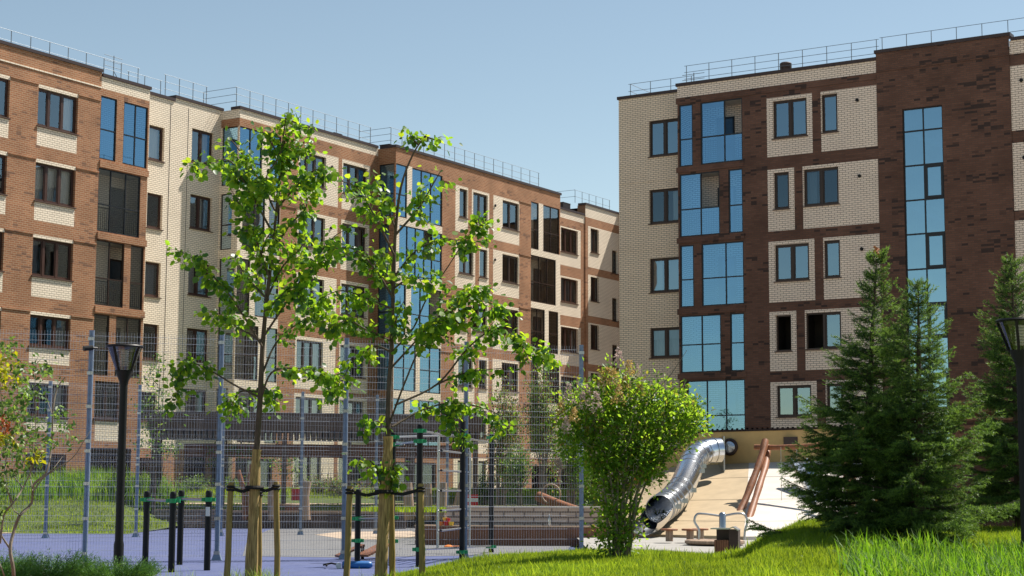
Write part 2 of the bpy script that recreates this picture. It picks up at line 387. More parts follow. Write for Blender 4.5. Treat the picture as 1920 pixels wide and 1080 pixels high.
def window(par, x0, x1, z0, z1, y, panes=(1, 1), frame='frame', pane='pane', curtain=0, sill=True, grille=False, opened=(), blind=0):
    """casement window in an opening; frame is the part, pane / sill / room / curtain its sub-parts"""
    g = MB(); p = MB(); yy = y + .11
    fw = .055
    g.box(x0, x1, yy, yy + .06, z1 - fw, z1); g.box(x0, x1, yy, yy + .06, z0, z0 + fw)
    g.box(x0, x0 + fw, yy, yy + .06, z0 + fw, z1 - fw); g.box(x1 - fw, x1, yy, yy + .06, z0 + fw, z1 - fw)
    tot = float(sum(panes)); xa = x0
    for i, q in enumerate(panes):
        xb = xa + (x1 - x0) * q / tot
        if i: g.box(xa - .05, xa + .05, yy - .012, yy + .05, z0 + fw, z1 - fw)
        # sash
        a, b = xa + .06, xb - .06
        if i not in opened:
            for (u0, u1, w0, w1) in ((a, b, z1 - fw - .05, z1 - fw - .001), (a, b, z0 + fw + .001, z0 + fw + .05), (a, a + .04, z0 + fw + .05, z1 - fw - .05), (b - .04, b, z0 + fw + .05, z1 - fw - .05)):
                g.box(u0, u1, yy + .004, yy + .052, w0, w1)
            t = rnd.uniform(-.009, .009); t2 = rnd.uniform(-.008, .008)
            p.quad((a, yy + .03 + t, z0 + .06), (b, yy + .03 - t, z0 + .06), (b, yy + .03 - t + t2, z1 - .06), (a, yy + .03 + t + t2, z1 - .06))
        xa = xb
    if grille:
        n = int((x1 - x0) / .12)
        for i in range(1, n): g.box(x0 + i * (x1 - x0) / n - .012, x0 + i * (x1 - x0) / n + .012, y - .02, y + .004, z0, z1)
        for zz in (z0 + .1, (z0 + z1) / 2, z1 - .1): g.box(x0, x1, y - .03, y - .0205, zz - .015, zz + .015)
    w = g.build('window', M[frame], par)
    if p.v: p.build('pane', M[pane], w)
    if sill:
        s = MB(); s.box(x0 - .05, x1 + .05, y - .06, y + .1, z0 - .045, z0 - .003); s.build('sill', M['sill'], w)
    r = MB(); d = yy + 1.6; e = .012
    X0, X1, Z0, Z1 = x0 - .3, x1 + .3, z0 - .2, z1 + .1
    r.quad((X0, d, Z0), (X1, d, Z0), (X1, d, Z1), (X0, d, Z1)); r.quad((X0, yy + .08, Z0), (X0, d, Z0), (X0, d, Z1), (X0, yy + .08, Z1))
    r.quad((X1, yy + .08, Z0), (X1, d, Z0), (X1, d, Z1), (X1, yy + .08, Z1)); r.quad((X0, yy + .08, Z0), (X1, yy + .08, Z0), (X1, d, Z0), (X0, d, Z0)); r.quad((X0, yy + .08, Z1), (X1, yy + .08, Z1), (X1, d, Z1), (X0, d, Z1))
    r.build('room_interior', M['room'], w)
    if curtain:
        sides = {1: [(x0 + .05, x0 + .05 + (x1 - x0) * .26)], 2: [(x1 - .05 - (x1 - x0) * .3, x1 - .05)], 3: [(x0 + .05, x0 + .05 + (x1 - x0) * .2), (x1 - .05 - (x1 - x0) * .22, x1 - .05)], 4: [(x0 + .04, x1 - .04)]}[curtain % 10]
        for a, b in sides:
            k = max(6, int((b - a) / .05)); cm = MB()
            for i in range(k):
                u0, u1 = a + (b - a) * i / k, a + (b - a) * (i + 1) / k
                o0, o1 = (.03 if i % 2 else 0), (0 if i % 2 else .03)
                cm.quad((u0, yy + .22 + o0, z0 - .1), (u1, yy + .22 + o1, z0 - .1), (u1, yy + .22 + o1, z1), (u0, yy + .22 + o0, z1))
            cm.build('curtain', M['curtain' if curtain < 10 else 'curtain_b'], w)
    if blind:
        bm = MB(); bm.quad((x0 + .06, yy + .09, z1 - (z1 - z0) * blind), (x1 - .06, yy + .09, z1 - (z1 - z0) * blind), (x1 - .06, yy + .09, z1), (x0 + .06, yy + .09, z1)); bm.build('blind', M['curtain'], w)
    return w

def balcony(par, glz, bx0, bx1, z0, z1, y, rail=1.12, brickm='cream', frame='frameB', pane='paneB', side=None, opened=(), door=.62, depth=1.05, mp=None):
    """glazed balcony: frames with panes in the wall plane, a loggia with brick back wall, door and railing behind.
    glz: [(x0, x1, [mullion xs])]; side: (y0, y1) glazed return at x = bx0; opened: indices of upper panes that are slid open"""
    g = MB(); plist = []; w = .05; yy = y + .03; k = 0
    zr = z0 + rail
    def pn(a, b, c, d):
        p = MB(); plist.append(p); t = rnd.uniform(-.005, .005)
        p.quad((a, yy + .03 + t, c), (b, yy + .03 - t, c), (b, yy + .03 - t, d), (a, yy + .03 + t, d))
    for gx0, gx1, mul in glz:
        xs = [gx0] + list(mul) + [gx1]
        g.box(gx0, gx1, yy, yy + .06, z1 - w, z1); g.box(gx0, gx1, yy, yy + .06, z0, z0 + w)
        for i, x in enumerate(xs):
            a, b = (x, x + w) if i == 0 else ((x - w, x) if i == len(xs) - 1 else (x - w / 2, x + w / 2))
            g.box(a, b, yy + .001, yy + .059, z0 + w, z1 - w)
        for i in range(len(xs) - 1):
            a = xs[i] + (w if i == 0 else w / 2); b = xs[i + 1] - (w if i == len(xs) - 2 else w / 2)
            g.box(a, b, yy + .002, yy + .058, zr - .025, zr + .025)
            pn(a, b, z0 + w, zr - .025)
            if k not in opened: pn(a, b, zr + .025, z1 - w)
            k += 1
    if side:
        s0, s1 = side; xx = bx0
        for (a, b, c, d) in ((s0, s1, z1 - w, z1), (s0, s1, z0, z0 + w), (s0, s0 + w, z0 + w, z1 - w), (s1 - w, s1, z0 + w, z1 - w), (s0 + w, s1 - w, zr - .025, zr + .025)):
            g.box(xx + .03, xx + .085, a, b, c, d)
        p = MB(); plist.append(p); p.quad((xx + .05, s0 + w, z0 + w), (xx + .05, s1 - w, z0 + w), (xx + .05, s1 - w, z1 - w), (xx + .05, s0 + w, z1 - w))
    o = g.build('balcony', M[frame], par)
    for p in plist: p.build('pane', M[pane], o)
    i = MB(); yb = y + depth; e = .01
    i.quad((bx0, yb, z0), (bx1, yb, z0), (bx1, yb, z1), (bx0, yb, z1), 0)
    y0 = y + .16
    i.quad((bx1, y0, z0), (bx1, yb, z0), (bx1, yb, z1), (bx1, y0, z1), 0)
    if not side: i.quad((bx0, y0, z0), (bx0, yb, z0), (bx0, yb, z1), (bx0, y0, z1), 0)
    i.quad((bx0, y + .02, z0 - .002), (bx1, y + .02, z0 - .002), (bx1, yb, z0 - .002), (bx0, yb, z0 - .002), 1)
    i.quad((bx0, y + .02, z1 + .002), (bx1, y + .02, z1 + .002), (bx1, yb, z1 + .002), (bx0, yb, z1 + .002), 1)
    i.build('loggia_wall', [M[brickm], M['plaster']], o)
    dx = bx0 + (bx1 - bx0) * door; dw = min(.8, (bx1 - bx0) * .3)
    d = MB()
    for (a, b, c, e2) in ((dx, dx + dw, z0 + 2.08, z0 + 2.15), (dx, dx + dw, z0 + .05, z0 + .13), (dx, dx + .07, z0 + .13, z0 + 2.08), (dx + dw - .07, dx + dw, z0 + .13, z0 + 2.08), (dx + .07, dx + dw - .07, z0 + .8, z0 + .87)):
        d.box(a, b, yb - .07, yb - .01, c, e2, 0)
    d.quad((dx + .05, yb - .03, z0 + .1), (dx + dw - .05, yb - .03, z0 + .1), (dx + dw - .05, yb - .03, z0 + 2.1), (dx + .05, yb - .03, z0 + 2.1), 1)
    d.build('door', [M[frame], M['doorglass']], o)
    r = MB(); ry = y + .17
    for gx0, gx1, mul in glz:
        r.box(gx0 + .02, gx1 - .02, ry, ry + .03, z0 + 1.0, z0 + 1.04); r.box(gx0 + .02, gx1 - .02, ry, ry + .03, z0 + .12, z0 + .15)
        n = max(3, int((gx1 - gx0) / .115))
        for q in range(n + 1):
            x = gx0 + .03 + (gx1 - gx0 - .06) * q / n
            r.box(x - .009, x + .009, ry + .006, ry + .024, z0 + .15, z0 + 1.0)
    r.build('railing', M['frameB'], o)
    return o
M['doorglass'] = simple('dark_door_glass', (.05, .065, .08), .08, 0, .1, spec=.9)

def coping(mb, x0, x1, y, z, dep=.5, front=.06, mi=0):
    mb.box(x0, x1, y - front, y + dep, z, z + .13, mi)
def roof_rail(par, x0, x1, y, zb, h=.72, step=.95, n2=2, ends=False):
    r = MB(); n = max(1, round((x1 - x0) / step)); t = .012
    for i in range(n + 1):
        x = x0 + (x1 - x0) * i / n
        r.box(x - t, x + t, y - t, y + t, zb, zb + h)
    for q in range(n2):
        z = zb + h * (1 - q / n2)
        r.tube([(x0 - .1, y, z), (x1 + .1, y, z)], .011, 5)
    if ends:
        for q in range(n2):
            z = zb + h * (1 - q / n2)
            r.tube([(x0, y, z), (x0, y + 2.0, z)], .011, 5)
        r.box(x0 - t, x0 + t, y + 2 - t, y + 2 + t, zb, zb + h)
    return r.build('roof_railing', M['railpaint'], par)
def roof_vent(par, x, y, z, w=.5, kind=0):
    v = MB()
    if kind == 0:
        v.box(x - .12, x + .12, y - .12, y + .12, z - .5, z + .1); v.box(x - w / 2, x + w / 2, y - w / 2, y + w / 2, z + .1, z + .46)
        v.box(x - w / 2 - .03, x + w / 2 + .03, y - w / 2 - .03, y + w / 2 + .03, z + .46, z + .49)
        for q in range(3): v.box(x - w / 2 - .015, x + w / 2 + .015, y - w / 2 - .015, y + w / 2 + .015, z + .17 + q * .1, z + .19 + q * .1)
    else:
        v.lathe([(.11, z - .5), (.11, z + .08), (.24, z + .12), (.24, z + .2), (.25, z + .22), (.25, z + .42), (.20, z + .46)], x, y, 16)
    return v.build('roof_vent', M['cap'], par, kind == 1)
def antenna(par, x, y, z):
    a = MB(); a.tube([(x, y, z - .3), (x, y, z + 1.0)], .02, 5)
    for q in (.95, .72, .5): a.tube([(x - .55, y, z + q), (x + .5, y, z + q)], .012, 4)
    a.tube([(x, y, z + .35), (x + .35, y, z - .05)], .018, 4)
    return a.build('antenna', M['railpaint'], par)

# ---------------------------------------------------------------- left building
DL, DR = 51.2, 65.2
dL = np.array([math.sin(AL), math.cos(AL), 0.]); nL = np.array([math.cos(AL), -math.sin(AL), 0.])
LB = empty('apartment_building', -DL * nL, math.pi / 2 - AL,
           'long sunlit orange brown and cream brick apartment block behind the sports fence', 'building')
ROWS = [17.12, 14.13, 11.13, 8.10, 5.44, 2.70]      # window heads of the six storeys
BOT = [15.60, 12.60, 9.63, 6.88, 4.15, 1.40]
PB, PC = 0, 1                                         # slots: brown, cream
LM = [M['brickL'], M['cream'], M['cap']]
def front(y):
    return lambda s, d, z: (s, y + d, z)
def ret(x, sgn=1):
    return lambda s, d, z: (x + d * sgn, s, z)
ZB = -.6
LW = {}                                               # curtain variety
def crt(i, j):
    return [0, 3, 11, 2, 0, 14, 1, 12, 4, 0, 13][(i * 7 + j * 5) % 11]

# --- segment A: brown wall with three-light windows and a balcony stack at its right end
A = MB(); holes = []; regs = []
wins = [(43.48, 45.60), (47.06, 49.18)]
wins = [(39.9, 42.0)] + wins
for r in range(6):
    for a, b in wins:
        holes.append((a, BOT[r], b, ROWS[r]))
        if r < 5:
            regs.append((a, ROWS[r], b, ROWS[r] + .13, PC))
            regs.append((a, [14.81, 11.82, 8.81, 6.20, 3.57][r], b, BOT[r] - .06, PC))
regs.append((50.45, 17.79, 53.28, 18.28, PC))
regs.append((50.70, 3.28, 52.05, 4.07, PC))
BALA = [([(50.45, 51.37, []), (51.78, 53.2, [52.5])], 14.84, 17.48, 1.25),
        ([(50.45, 52.88, [51.19, 52.05])], 11.84, 14.46, 1.13),
        ([(50.43, 52.05, [51.24]), (52.43, 53.19, [])], 8.80, 11.48, 1.12),
        ([(50.42, 51.32, []), (51.70, 53.15, [52.4])], 5.94, 8.43, 1.1)]
for gl, a, b, rl in BALA:
    for q in gl: holes.append((q[0], a, q[1], b))
holes += [(50.62, 4.19, 52.01, 5.71), (50.42, .6, 52.8, 3.0)]
wall(A, front(0), 34, 50.45, ZB, 18.44, PB, regs, [h for h in holes if h[0] < 50.3])
wall(A, front(0), 50.45, 53.28, ZB, 18.28, PB, regs, [h for h in holes if h[0] > 50.3])
wall(A, ret(53.28, -1), 0, 1.1, ZB, 18.28, PC)
A.quad((50.45, 0, 18.28), (50.45, 0, 18.44), (50.45, .5, 18.44), (50.45, .5, 18.28), PB)
for a, b in ((34, 39.9), (42.0, 43.48), (45.60, 47.06), (49.18, 50.44)):
    for z in (17.22, 14.22, 11.24, 8.2): A.box(a, b, -.035, .0, z, z + .06, PB)
A.box(34, 50.44, -.03, 0, 17.77, 17.82, PC)  # thin ledge coloured cream to paint the light it catches
for z in (14.64, 11.66, 8.63): A.box(50.46, 53.31, -.05, -.002, z - .15, z + .13, PB)
A.build('brick_wall', LM, LB)
cp = MB(); coping(cp, 34, 50.47, 0, 18.44); coping(cp, 50.47, 53.33, 0, 18.28)
for i, (a, b) in enumerate(wins):
    for r in range(6):
        window(LB, a, b, BOT[r], ROWS[r], 0, (1, 1.1, 1.2), 'frameL', 'paneL', crt(i, r) if i != 1 else 0, True, r == 5)
for i, (gl, a, b, rl) in enumerate(BALA):
    balcony(LB, gl, 50.42, 53.24, a, b, 0, rl, frame='frameB' if i < 2 else 'frame', pane='paneB' if i == 0 else 'paneL', opened=(1,) if i == 2 else ())
window(LB, 50.62, 52.01, 4.19, 5.71, 0, (1, 1), 'frame', 'paneL', 0); window(LB, 50.42, 52.8, .6, 3.0, 0, (1, 1, 1), 'frame', 'paneL', 0, False, True)

# --- segment B: recessed cream wall
B = MB(); holes = []
yB = 1.1
nb = [15.60, 12.60, 9.62, 6.88, 4.2, 1.4]; nt_ = [17.12, 14.12, 11.12, 8.42, 5.5, 2.68]
wb = [15.95, 12.94, 9.95, 7.0, 4.3, 1.5]; wt = [17.46, 14.47, 11.42, 8.46, 5.76, 3.0]
for r in range(6):
    holes += [(54.45, nb[r], 55.40 if r < 5 else 55.45, nt_[r]), (57.17, wb[r], 58.61, wt[r])]
wall(B, front(yB), 53.28, 59.12, ZB, 18.44, PC, [(53.28, ZB, 59.12, 3.1, PB)], holes)
wall(B, front(yB), 56.0, 59.12, 18.44, 18.60, PC)
for x in (55.75, 56.9): B.box(x - .012, x + .012, yB - .008, yB, ZB, 18.3, 2)
B.build('brick_wall', LM, LB)
coping(cp, 53.28, 56.0, yB, 18.44); coping(cp, 56.0, 59.2, yB, 18.60)
for r in range(6):
    window(LB, 54.45, 55.40, nb[r], nt_[r], yB, (1.4,), 'frameL', 'paneL', [4, 0, 14, 0, 1, 0][r], True, r == 5)
    window(LB, 57.17, 58.61, wb[r], wt[r], yB, (1, 1.2), 'frameL', 'paneL', [2, 12, 14, 0, 3, 0][r], True, r == 5)

# --- segment C1: projecting corner with balconies, then two window bays
DZ = [0, 3.0, 6.0, 9.0, 11.7, 14.4]
Cc = MB(); holes = []; regs = [(59.1, 18.17, 69.85, 18.6, PC)]
regs.append((59.1, 3.2, 62.09, 17.6, PC))
for r in range(6):
    d = DZ[r]
    regs += [(63.37, 15.08 - d, 66.47, 17.55 - d, PC), (66.78, 15.08 - d, 69.08, 17.55 - d, PC)]
    holes += [(63.49, 15.86 - d, 65.50, 17.39 - d), (66.86, 15.86 - d, 68.87, 17.38 - d)]
BALC = [([(59.13, 60.72, [59.91]), (61.30, 62.07, [])], 15.10, 17.80),
        ([(59.43, 61.0, [60.33]), (61.30, 62.07, [])], 12.15, 14.72),
        ([(59.13, 60.05, []), (60.42, 62.07, [61.2])], 9.20, 11.75),
        ([(59.13, 60.72, [59.91]), (61.30, 62.07, [])], 6.25, 8.75),
        ([(59.43, 61.0, [60.33]), (61.30, 62.07, [])], 3.45, 5.85)]
sideh = []
for i, (gl, a, b) in enumerate(BALC):
    for q in gl: holes.append((q[0], a, q[1], b))
    if i == 0: holes.append((59.35, .5, 61.9, 2.75))
    sideh.append((.06 if i != 1 and i != 4 else .34, a, 1.02, b))
window(LB, 59.35, 61.9, .5, 2.75, 0, (1, 1, 1), 'frame', 'pane_dark', 0, False)
for z in (14.73, 11.77, 8.77, 5.87): regs.append((59.1, z - .02, 62.09, z + .4, PC))
regs.append((59.1, 17.80, 62.09, 18.17, PB))
wall(Cc, front(0), 59.1, 69.85, ZB, 18.58, PB, regs, holes)
wall(Cc, ret(59.1), 0, 1.1, ZB, 18.58, PC, [(0, 17.80, 1.1, 18.17, PB)], sideh, .1)
for z in (17.85, 14.85, 11.85, 8.85): Cc.box(62.1, 63.3, -.035, 0, z - .3, z - .24, PB)
Cc.build('brick_wall', LM, LB)
coping(cp, 59.04, 69.7, 0, 18.58)
for r in range(6):
    d = DZ[r]
    window(LB, 63.49, 65.50, 15.86 - d, 17.39 - d, 0, (1, 1, 1.2), 'frame', 'paneL', crt(3, r))
    window(LB, 66.86, 68.87, 15.86 - d, 17.38 - d, 0, (1, 1.1, 1.1), 'frame', 'paneL', crt(5, r))
for i, (gl, a, b) in enumerate(BALC):
    balcony(LB, gl, 59.12, 62.09, a, b, 0, 1.14, frame='frame' if i else 'frameB', pane='paneL' if i else 'paneB', side=(sideh[i][0], 1.02))

# --- segment C2: deeper projection
y2 = -1.1
C2 = MB(); holes = []; regs = []; WC = []
for r in range(6):
    d = DZ[r] - (.0 if r < 4 else 0)
    zt, zb = 17.47 - d, 15.0 - d
    if r % 2 == 0:
        ps = [(75.2, 76.42), (76.79, 78.53), (78.95, 81.67)]; ws = [(75.59, 76.36, (1,)), (76.92, 78.37, (1, 1)), (79.91, 81.63, (1, 1))]
    else:
        ps = [(75.2, 77.16), (77.55, 78.53), (78.95, 81.67)]; ws = [(75.59, 76.98, (1, 1)), (77.6, 78.37, (1,)), (79.91, 81.62, (1, 1))]
    regs += [(a, zb, b, zt, PC) for a, b in ps]
    for a, b, pp in ws:
        holes.append((a, zb + .8, b, zt - .14)); WC.append((a, b, zb + .8, zt - .14, pp))
regs += [(69.75, 3.2, 73.98, 15.02, PC), (70.77, 15.0, 71.2, 17.75, PC), (82.95, 3.2, 86.25, 15.02, PC), (83.8, 15.0, 84.3, 17.72, PC)]
BAL2 = [([(69.79, 70.77, []), (71.2, 73.96, [72.1, 72.95])], 15.05, 17.73),
        ([(70.13, 73.97, [70.87, 71.62, 72.4, 73.1])], 12.05, 14.66),
        ([(69.79, 70.77, []), (71.22, 73.95, [72.1, 72.95])], 9.08, 11.66),
        ([(69.79, 71.70, [70.7]), (72.07, 73.95, [73.0])], 6.3, 8.65),
        ([(69.79, 70.77, []), (71.22, 73.95, [72.1, 72.95])], 3.5, 5.9)]
BAL3 = [([(82.95, 83.8, []), (84.3, 86.14, [85.2])], 15.0, 17.7),
        ([(82.93, 85.74, [83.9, 84.8])], 12.0, 14.65),
        ([(82.94, 84.5, [83.7]), (84.93, 86.02, [])], 9.2, 11.63),
        ([(82.95, 83.8, []), (84.3, 86.14, [85.2])], 6.3, 8.65),
        ([(82.93, 85.74, [83.9, 84.8])], 3.5, 5.9)]
for gl, a, b in BAL2 + BAL3:
    for q in gl: holes.append((q[0], a, q[1], b))
for a_, b_ in ((70.0, 73.6), (83.1, 86.0)):
    holes.append((a_, .5, b_, 2.75)); window(LB, a_, b_, .5, 2.75, y2, (1, 1, 1), 'frame', 'pane_dark', 0, False)
wall(C2, front(y2), 69.75, 86.25, ZB, 18.54, PB, regs, holes)
sh2 = [(y2 + .1 + (.28 if i == 1 else 0), a, -.08, b) for i, (gl, a, b) in enumerate(BAL2)]
wall(C2, ret(69.75), y2, 0, ZB, 18.54, PB, (), sh2, .1)
wall(C2, ret(86.25, -1), y2, 0, ZB, 18.54, PB)
for r in range(4):
    for a, b in ((74.0, 75.18), (81.68, 82.93)): C2.box(a, b, y2 - .035, y2, 17.5 - DZ[r], 17.56 - DZ[r], PB)
C2.build('brick_wall', LM, LB)
coping(cp, 69.69, 86.31, y2, 18.54)
for q, (a, b, c, d, pp) in enumerate(WC):
    window(LB, a, b, c, d, y2, pp, 'frame', 'paneL', crt(q, q // 3 + 2))
for i, (gl, a, b) in enumerate(BAL2):
    balcony(LB, gl, 69.77, 73.98, a, b, y2, 1.14, frame='frameB', pane='paneB', side=(sh2[i][0], -.08), opened=(3,) if i in (1, 2) else ())
for i, (gl, a, b) in enumerate(BAL3):
    balcony(LB, gl, 82.93, 86.2, a, b, y2, 1.14, frame='frame', pane='paneL')

# --- segment E: the far end of the block and the wing that closes the yard
E_ = MB(); holes = []; regs = [(86.25, 17.6, 91.1, 18.1, PC)]
regs2 = [(91.1, 18.03, 95.4, 18.8, PC)]; h2 = []
for r in range(6):
    d = [0, 3.0, 5.95, 8.9, 11.6, 14.3][r]
    regs.append((88.05, 14.75 - d, 90.6, 17.09 - d, PC)); holes.append((88.22, 15.55 - d, 90.25, 17.0 - d))
    regs2.append((91.42, 14.98 - d, 95.4, 17.5 - d, PC)); h2 += [(91.75, 15.92 - d, 92.78, 17.41 - d), (94.5, 14.93 - d, 95.2, 16.38 - d)]
    window(LB, 88.22, 90.25, 15.55 - d, 17.0 - d, 0, (1, 1, 1), 'frameL', 'paneL', crt(r, 4))
    window(LB, 91.75, 92.78, 15.92 - d, 17.41 - d, -.06, (1, .8), 'frame', 'paneL', crt(r, 6))
    window(LB, 94.5, 95.2, 14.93 - d, 16.38 - d, -.06, (1,), 'frame', 'paneL', 0)
wall(E_, front(0), 86.25, 91.1, ZB, 18.08, PB, regs, holes)
wall(E_, front(-.06), 91.1, 95.4, ZB, 18.76, PB, regs2, h2)
E_.quad((91.1, -.06, ZB), (91.1, 0, ZB), (91.1, 0, 18.76), (91.1, -.06, 18.76), PB)
E_.quad((91.1, 0, 18.08), (91.1, .5, 18.08), (91.1, .5, 18.76), (91.1, 0, 18.76), PB)
wall(E_, ret(95.4), -12, -.06, ZB, 18.76, PB)
E_.build('brick_wall', LM, LB)
coping(cp, 86.31, 91.05, 0, 18.08); coping(cp, 91.05, 95.4, -.06, 18.76)
cp.box(95.34, 95.9, -12.06, -.13, 18.76, 18.89)
cp.build('parapet_coping', M['cap'], LB)
# the bulk of the block behind its facades: roof, back and ends (keeps the light out)
bk = MB()
for a, b, y, z in ((34, 53.28, .3, 18.2), (53.28, 59.1, 1.4, 18.2), (59.1, 69.75, .3, 18.4), (69.75, 86.25, -.6, 18.4), (86.25, 91.1, .3, 17.95), (91.1, 95.4, .3, 18.6)):
    bk.quad((a, y, z), (b, y, z), (b, 14, z), (a, 14, z)); bk.quad((a, 14, ZB), (b, 14, ZB), (b, 14, z), (a, 14, z))
bk.quad((34, 0, ZB), (34, 14, ZB), (34, 14, 18.2), (34, 0, 18.2))
bk.quad((95.6, -12, 18.7), (108, -12, 18.7), (108, 14, 18.7), (95.6, 14, 18.7)); bk.quad((108, -12, ZB), (108, 14, ZB), (108, 14, 18.7), (108, -12, 18.7)); bk.quad((95.4, -12, ZB), (108, -12, ZB), (108, -12, 18.7), (95.4, -12, 18.7)); bk.quad((95.4, 14, ZB), (108, 14, ZB), (108, 14, 18.7), (95.4, 14, 18.7))
bk.build('roof', M['cap'], LB)
roof_rail(LB, 36, 53.1, .55, 18.4, .86, .98); roof_rail(LB, 53.6, 55.6, 1.6, 18.5, .86, .95); roof_rail(LB, 55.9, 58.6, 1.6, 18.72, .98, .92, 3)
roof_rail(LB, 59.3, 69.6, .4, 18.7, .98, .98, 3, True); roof_rail(LB, 70.0, 84.6, -.6, 18.67, .98, 1.0, 3, True)
roof_rail(LB, 87.4, 90.6, 2.2, 18.2, .95, 1.0, 2); roof_rail(LB, 90.8, 95.2, .5, 18.89, .8, .9, 2, True)
antenna(LB, 52.0, .9, 18.6); roof_vent(LB, 68.6, 2.0, 18.85, .6); roof_vent(LB, 64.2, 2.4, 18.6, .5); roof_vent(LB, 71.0, .3, 18.5, .6); roof_vent(LB, 91.6, 2.0, 18.6, .9)
vb = MB()
for (x, z) in ((65.95, 17.0), (65.95, 14.0), (79.12, 16.9), (79.12, 13.9)):
    y = y2 if x > 70 else 0
    vb = MB(); vb.tube([(x, y - .05, z), (x, y + .02, z)], .075, 8); vb.build('wall_vent', M['black'], LB)

# ---------------------------------------------------------------- right building (front in shade)
RB = empty('apartment_building', DR * dL, -AL,
           'dark brown and pale brick block with blue balcony glass, in shade behind the slide', 'building')
RM = [M['brickR'], M['creamR'], M['cap'], M['tanR']]
# recessed pale wall at its left end
Q = MB(); y0 = 1.05
zt = [17.42, 14.37, 11.36, 8.33, 5.5]; zb = [15.84, 12.88, 9.87, 7.04, 4.2]
hs = [(-34.0, zb[r], -32.52, zt[r]) for r in range(5)]
wall(Q, front(y0), -35.5, -32.1, ZB, 18.56, 3, (), hs)
wall(Q, ret(-35.5), y0, 14, ZB, 18.56, PC)
wall(Q, ret(-32.1), 0, y0, ZB, 18.53, PB)
for z in (14.75, 11.75, 8.75): Q.box(-35.5, -32.11, y0 - .012, y0, z, z + .03, 3)
# balcony bay, window bays
X0 = -32.1; holes = []; regs = [(X0, 18.03, -23.25, 18.53, PC)]
tops = [17.53, 14.52, 11.52, 8.63, 5.76]; bots = [15.04, 11.95, 9.02, 6.20, 3.25]
RW = []
for r in range(5):
    t, b = tops[r], bots[r]; h = (1.58, 1.52, 1.5, 1.46, 1.26)[r]
    if r % 2 == 0:
        regs += [(-28.0, b, -26.0, t, PC), (-25.63, b, -23.25, t, PC)]
        RW += [(-27.73, -26.24, t - .15 - h, t - .15, (1, 1), r, 0), (-25.6, -24.92, t - .13 - h, t - .13, (1,), r, 1)]
    else:
        regs += [(-28.0, b, -26.83, t, PC), (-26.46, b, -23.25, t, PC)]
        RW += [(-27.73, -27.06, t - .15 - h, t - .15, (1,), r, 0), (-26.43, -24.93, t - .13 - h, t - .13, (1, 1), r, 1)]
holes += [(a, c, b, d) for a, b, c, d, pp, r, k in RW]
BALR = [([(-32.03, -31.39, []), (-31.02, -29.1, [-29.93])], 15.04, 17.71, (2,)),
        ([(-32.03, -30.17, [-31.05]), (-29.77, -29.12, [])], 12.02, 14.71, (1,)),
        ([(-32.03, -31.39, []), (-31.03, -29.11, [-29.93])], 9.03, 11.66, ()),
        ([(-32.03, -30.17, [-31.05]), (-29.76, -29.12, [])], 6.27, 8.67, ()),
        ([(-31.75, -29.12, [-30.84, -29.98])], 3.3, 5.94, ())]
for gl, a, b, op in BALR:
    for q in gl: holes.append((q[0], a, q[1], b))
wall(Q, front(0), X0, -23.25, ZB, 18.53, PB, regs, holes)
for z in (14.75, 11.72, 8.70, 5.97): Q.box(-32.16, -29.05, -.04, -.003, z + .03, z + .27, PB)
Q.box(-32.16, -23.26, -.03, -.003, 17.76, 18.02, PB)
# brown tower with the tall stair window
sx0, sx1 = -22.22, -20.60
wall(Q, front(-.03), -23.25, -17.92, ZB, 18.80, PB, (), [(sx0, 2.6, sx1, 16.41)])
Q.quad((-23.25, -.03, ZB), (-23.25, 0, ZB), (-23.25, 0, 18.8), (-23.25, -.03, 18.8), PB); Q.quad((-23.25, 0, 18.5), (-23.25, .5, 18.5), (-23.25, .5, 18.8), (-23.25, 0, 18.8), PB)
Q.box(-23.25, -17.92, -.06, -.032, 18.03, 18.07, PB)
# right-hand bay, cut by the picture edge
regs = [(-17.92, 18.07, -6, 18.6, PC)]; h3 = []; W3 = []
for r in range(5):
    t, b = tops[r] + .08, bots[r] + .04
    regs += [(-17.92, b, -15.2, t, PC), (-14.8, b, -12.8, t, PC)]
    W3 += [(-16.4, t - 1.68, -15.3, t - .14), (-14.5, t - 1.68, -13.1, t - .14)]
wall(Q, front(0), -17.92, -6, ZB, 18.6, PB, regs, W3)
wall(Q, ret(-6, -1), 0, 14, ZB, 18.6, PB)
Q.build('brick_wall', RM, RB)
cp = MB(); coping(cp, -35.56, -32.1, y0, 18.56); coping(cp, -32.16, -23.25, 0, 18.53); coping(cp, -23.31, -17.86, -.03, 18.80, .5, .05); coping(cp, -17.86, -5.94, 0, 18.6)
cp.build('parapet_coping', M['cap'], RB)
for r in range(5):
    window(RB, -34.0, -32.52, zb[r], zt[r], y0, (1, 1), 'frame', 'pane_dark' if r in (1, 3) else 'pane', [0, 2, 1, 4, 0][r], True, blind=(.0, 0, 0, .38, 0)[r])
for a, b, c, d, pp, r, k in RW:
    window(RB, a, b, c, d, 0, pp, 'frame', 'pane_dark' if r == 1 else 'pane', [0, 11, 0, 0, 12][r] if k else 0, True, opened=(0,) if r == 3 else ())
for q in W3: window(RB, q[0], q[2], q[1], q[3], 0, (1, 1), "frame", "pane", 0)
for gl, a, b, op in BALR:
    balcony(RB, gl, -32.06, -29.08, a, b, 0, 1.17, brickm='creamR', opened=op, door=.45)
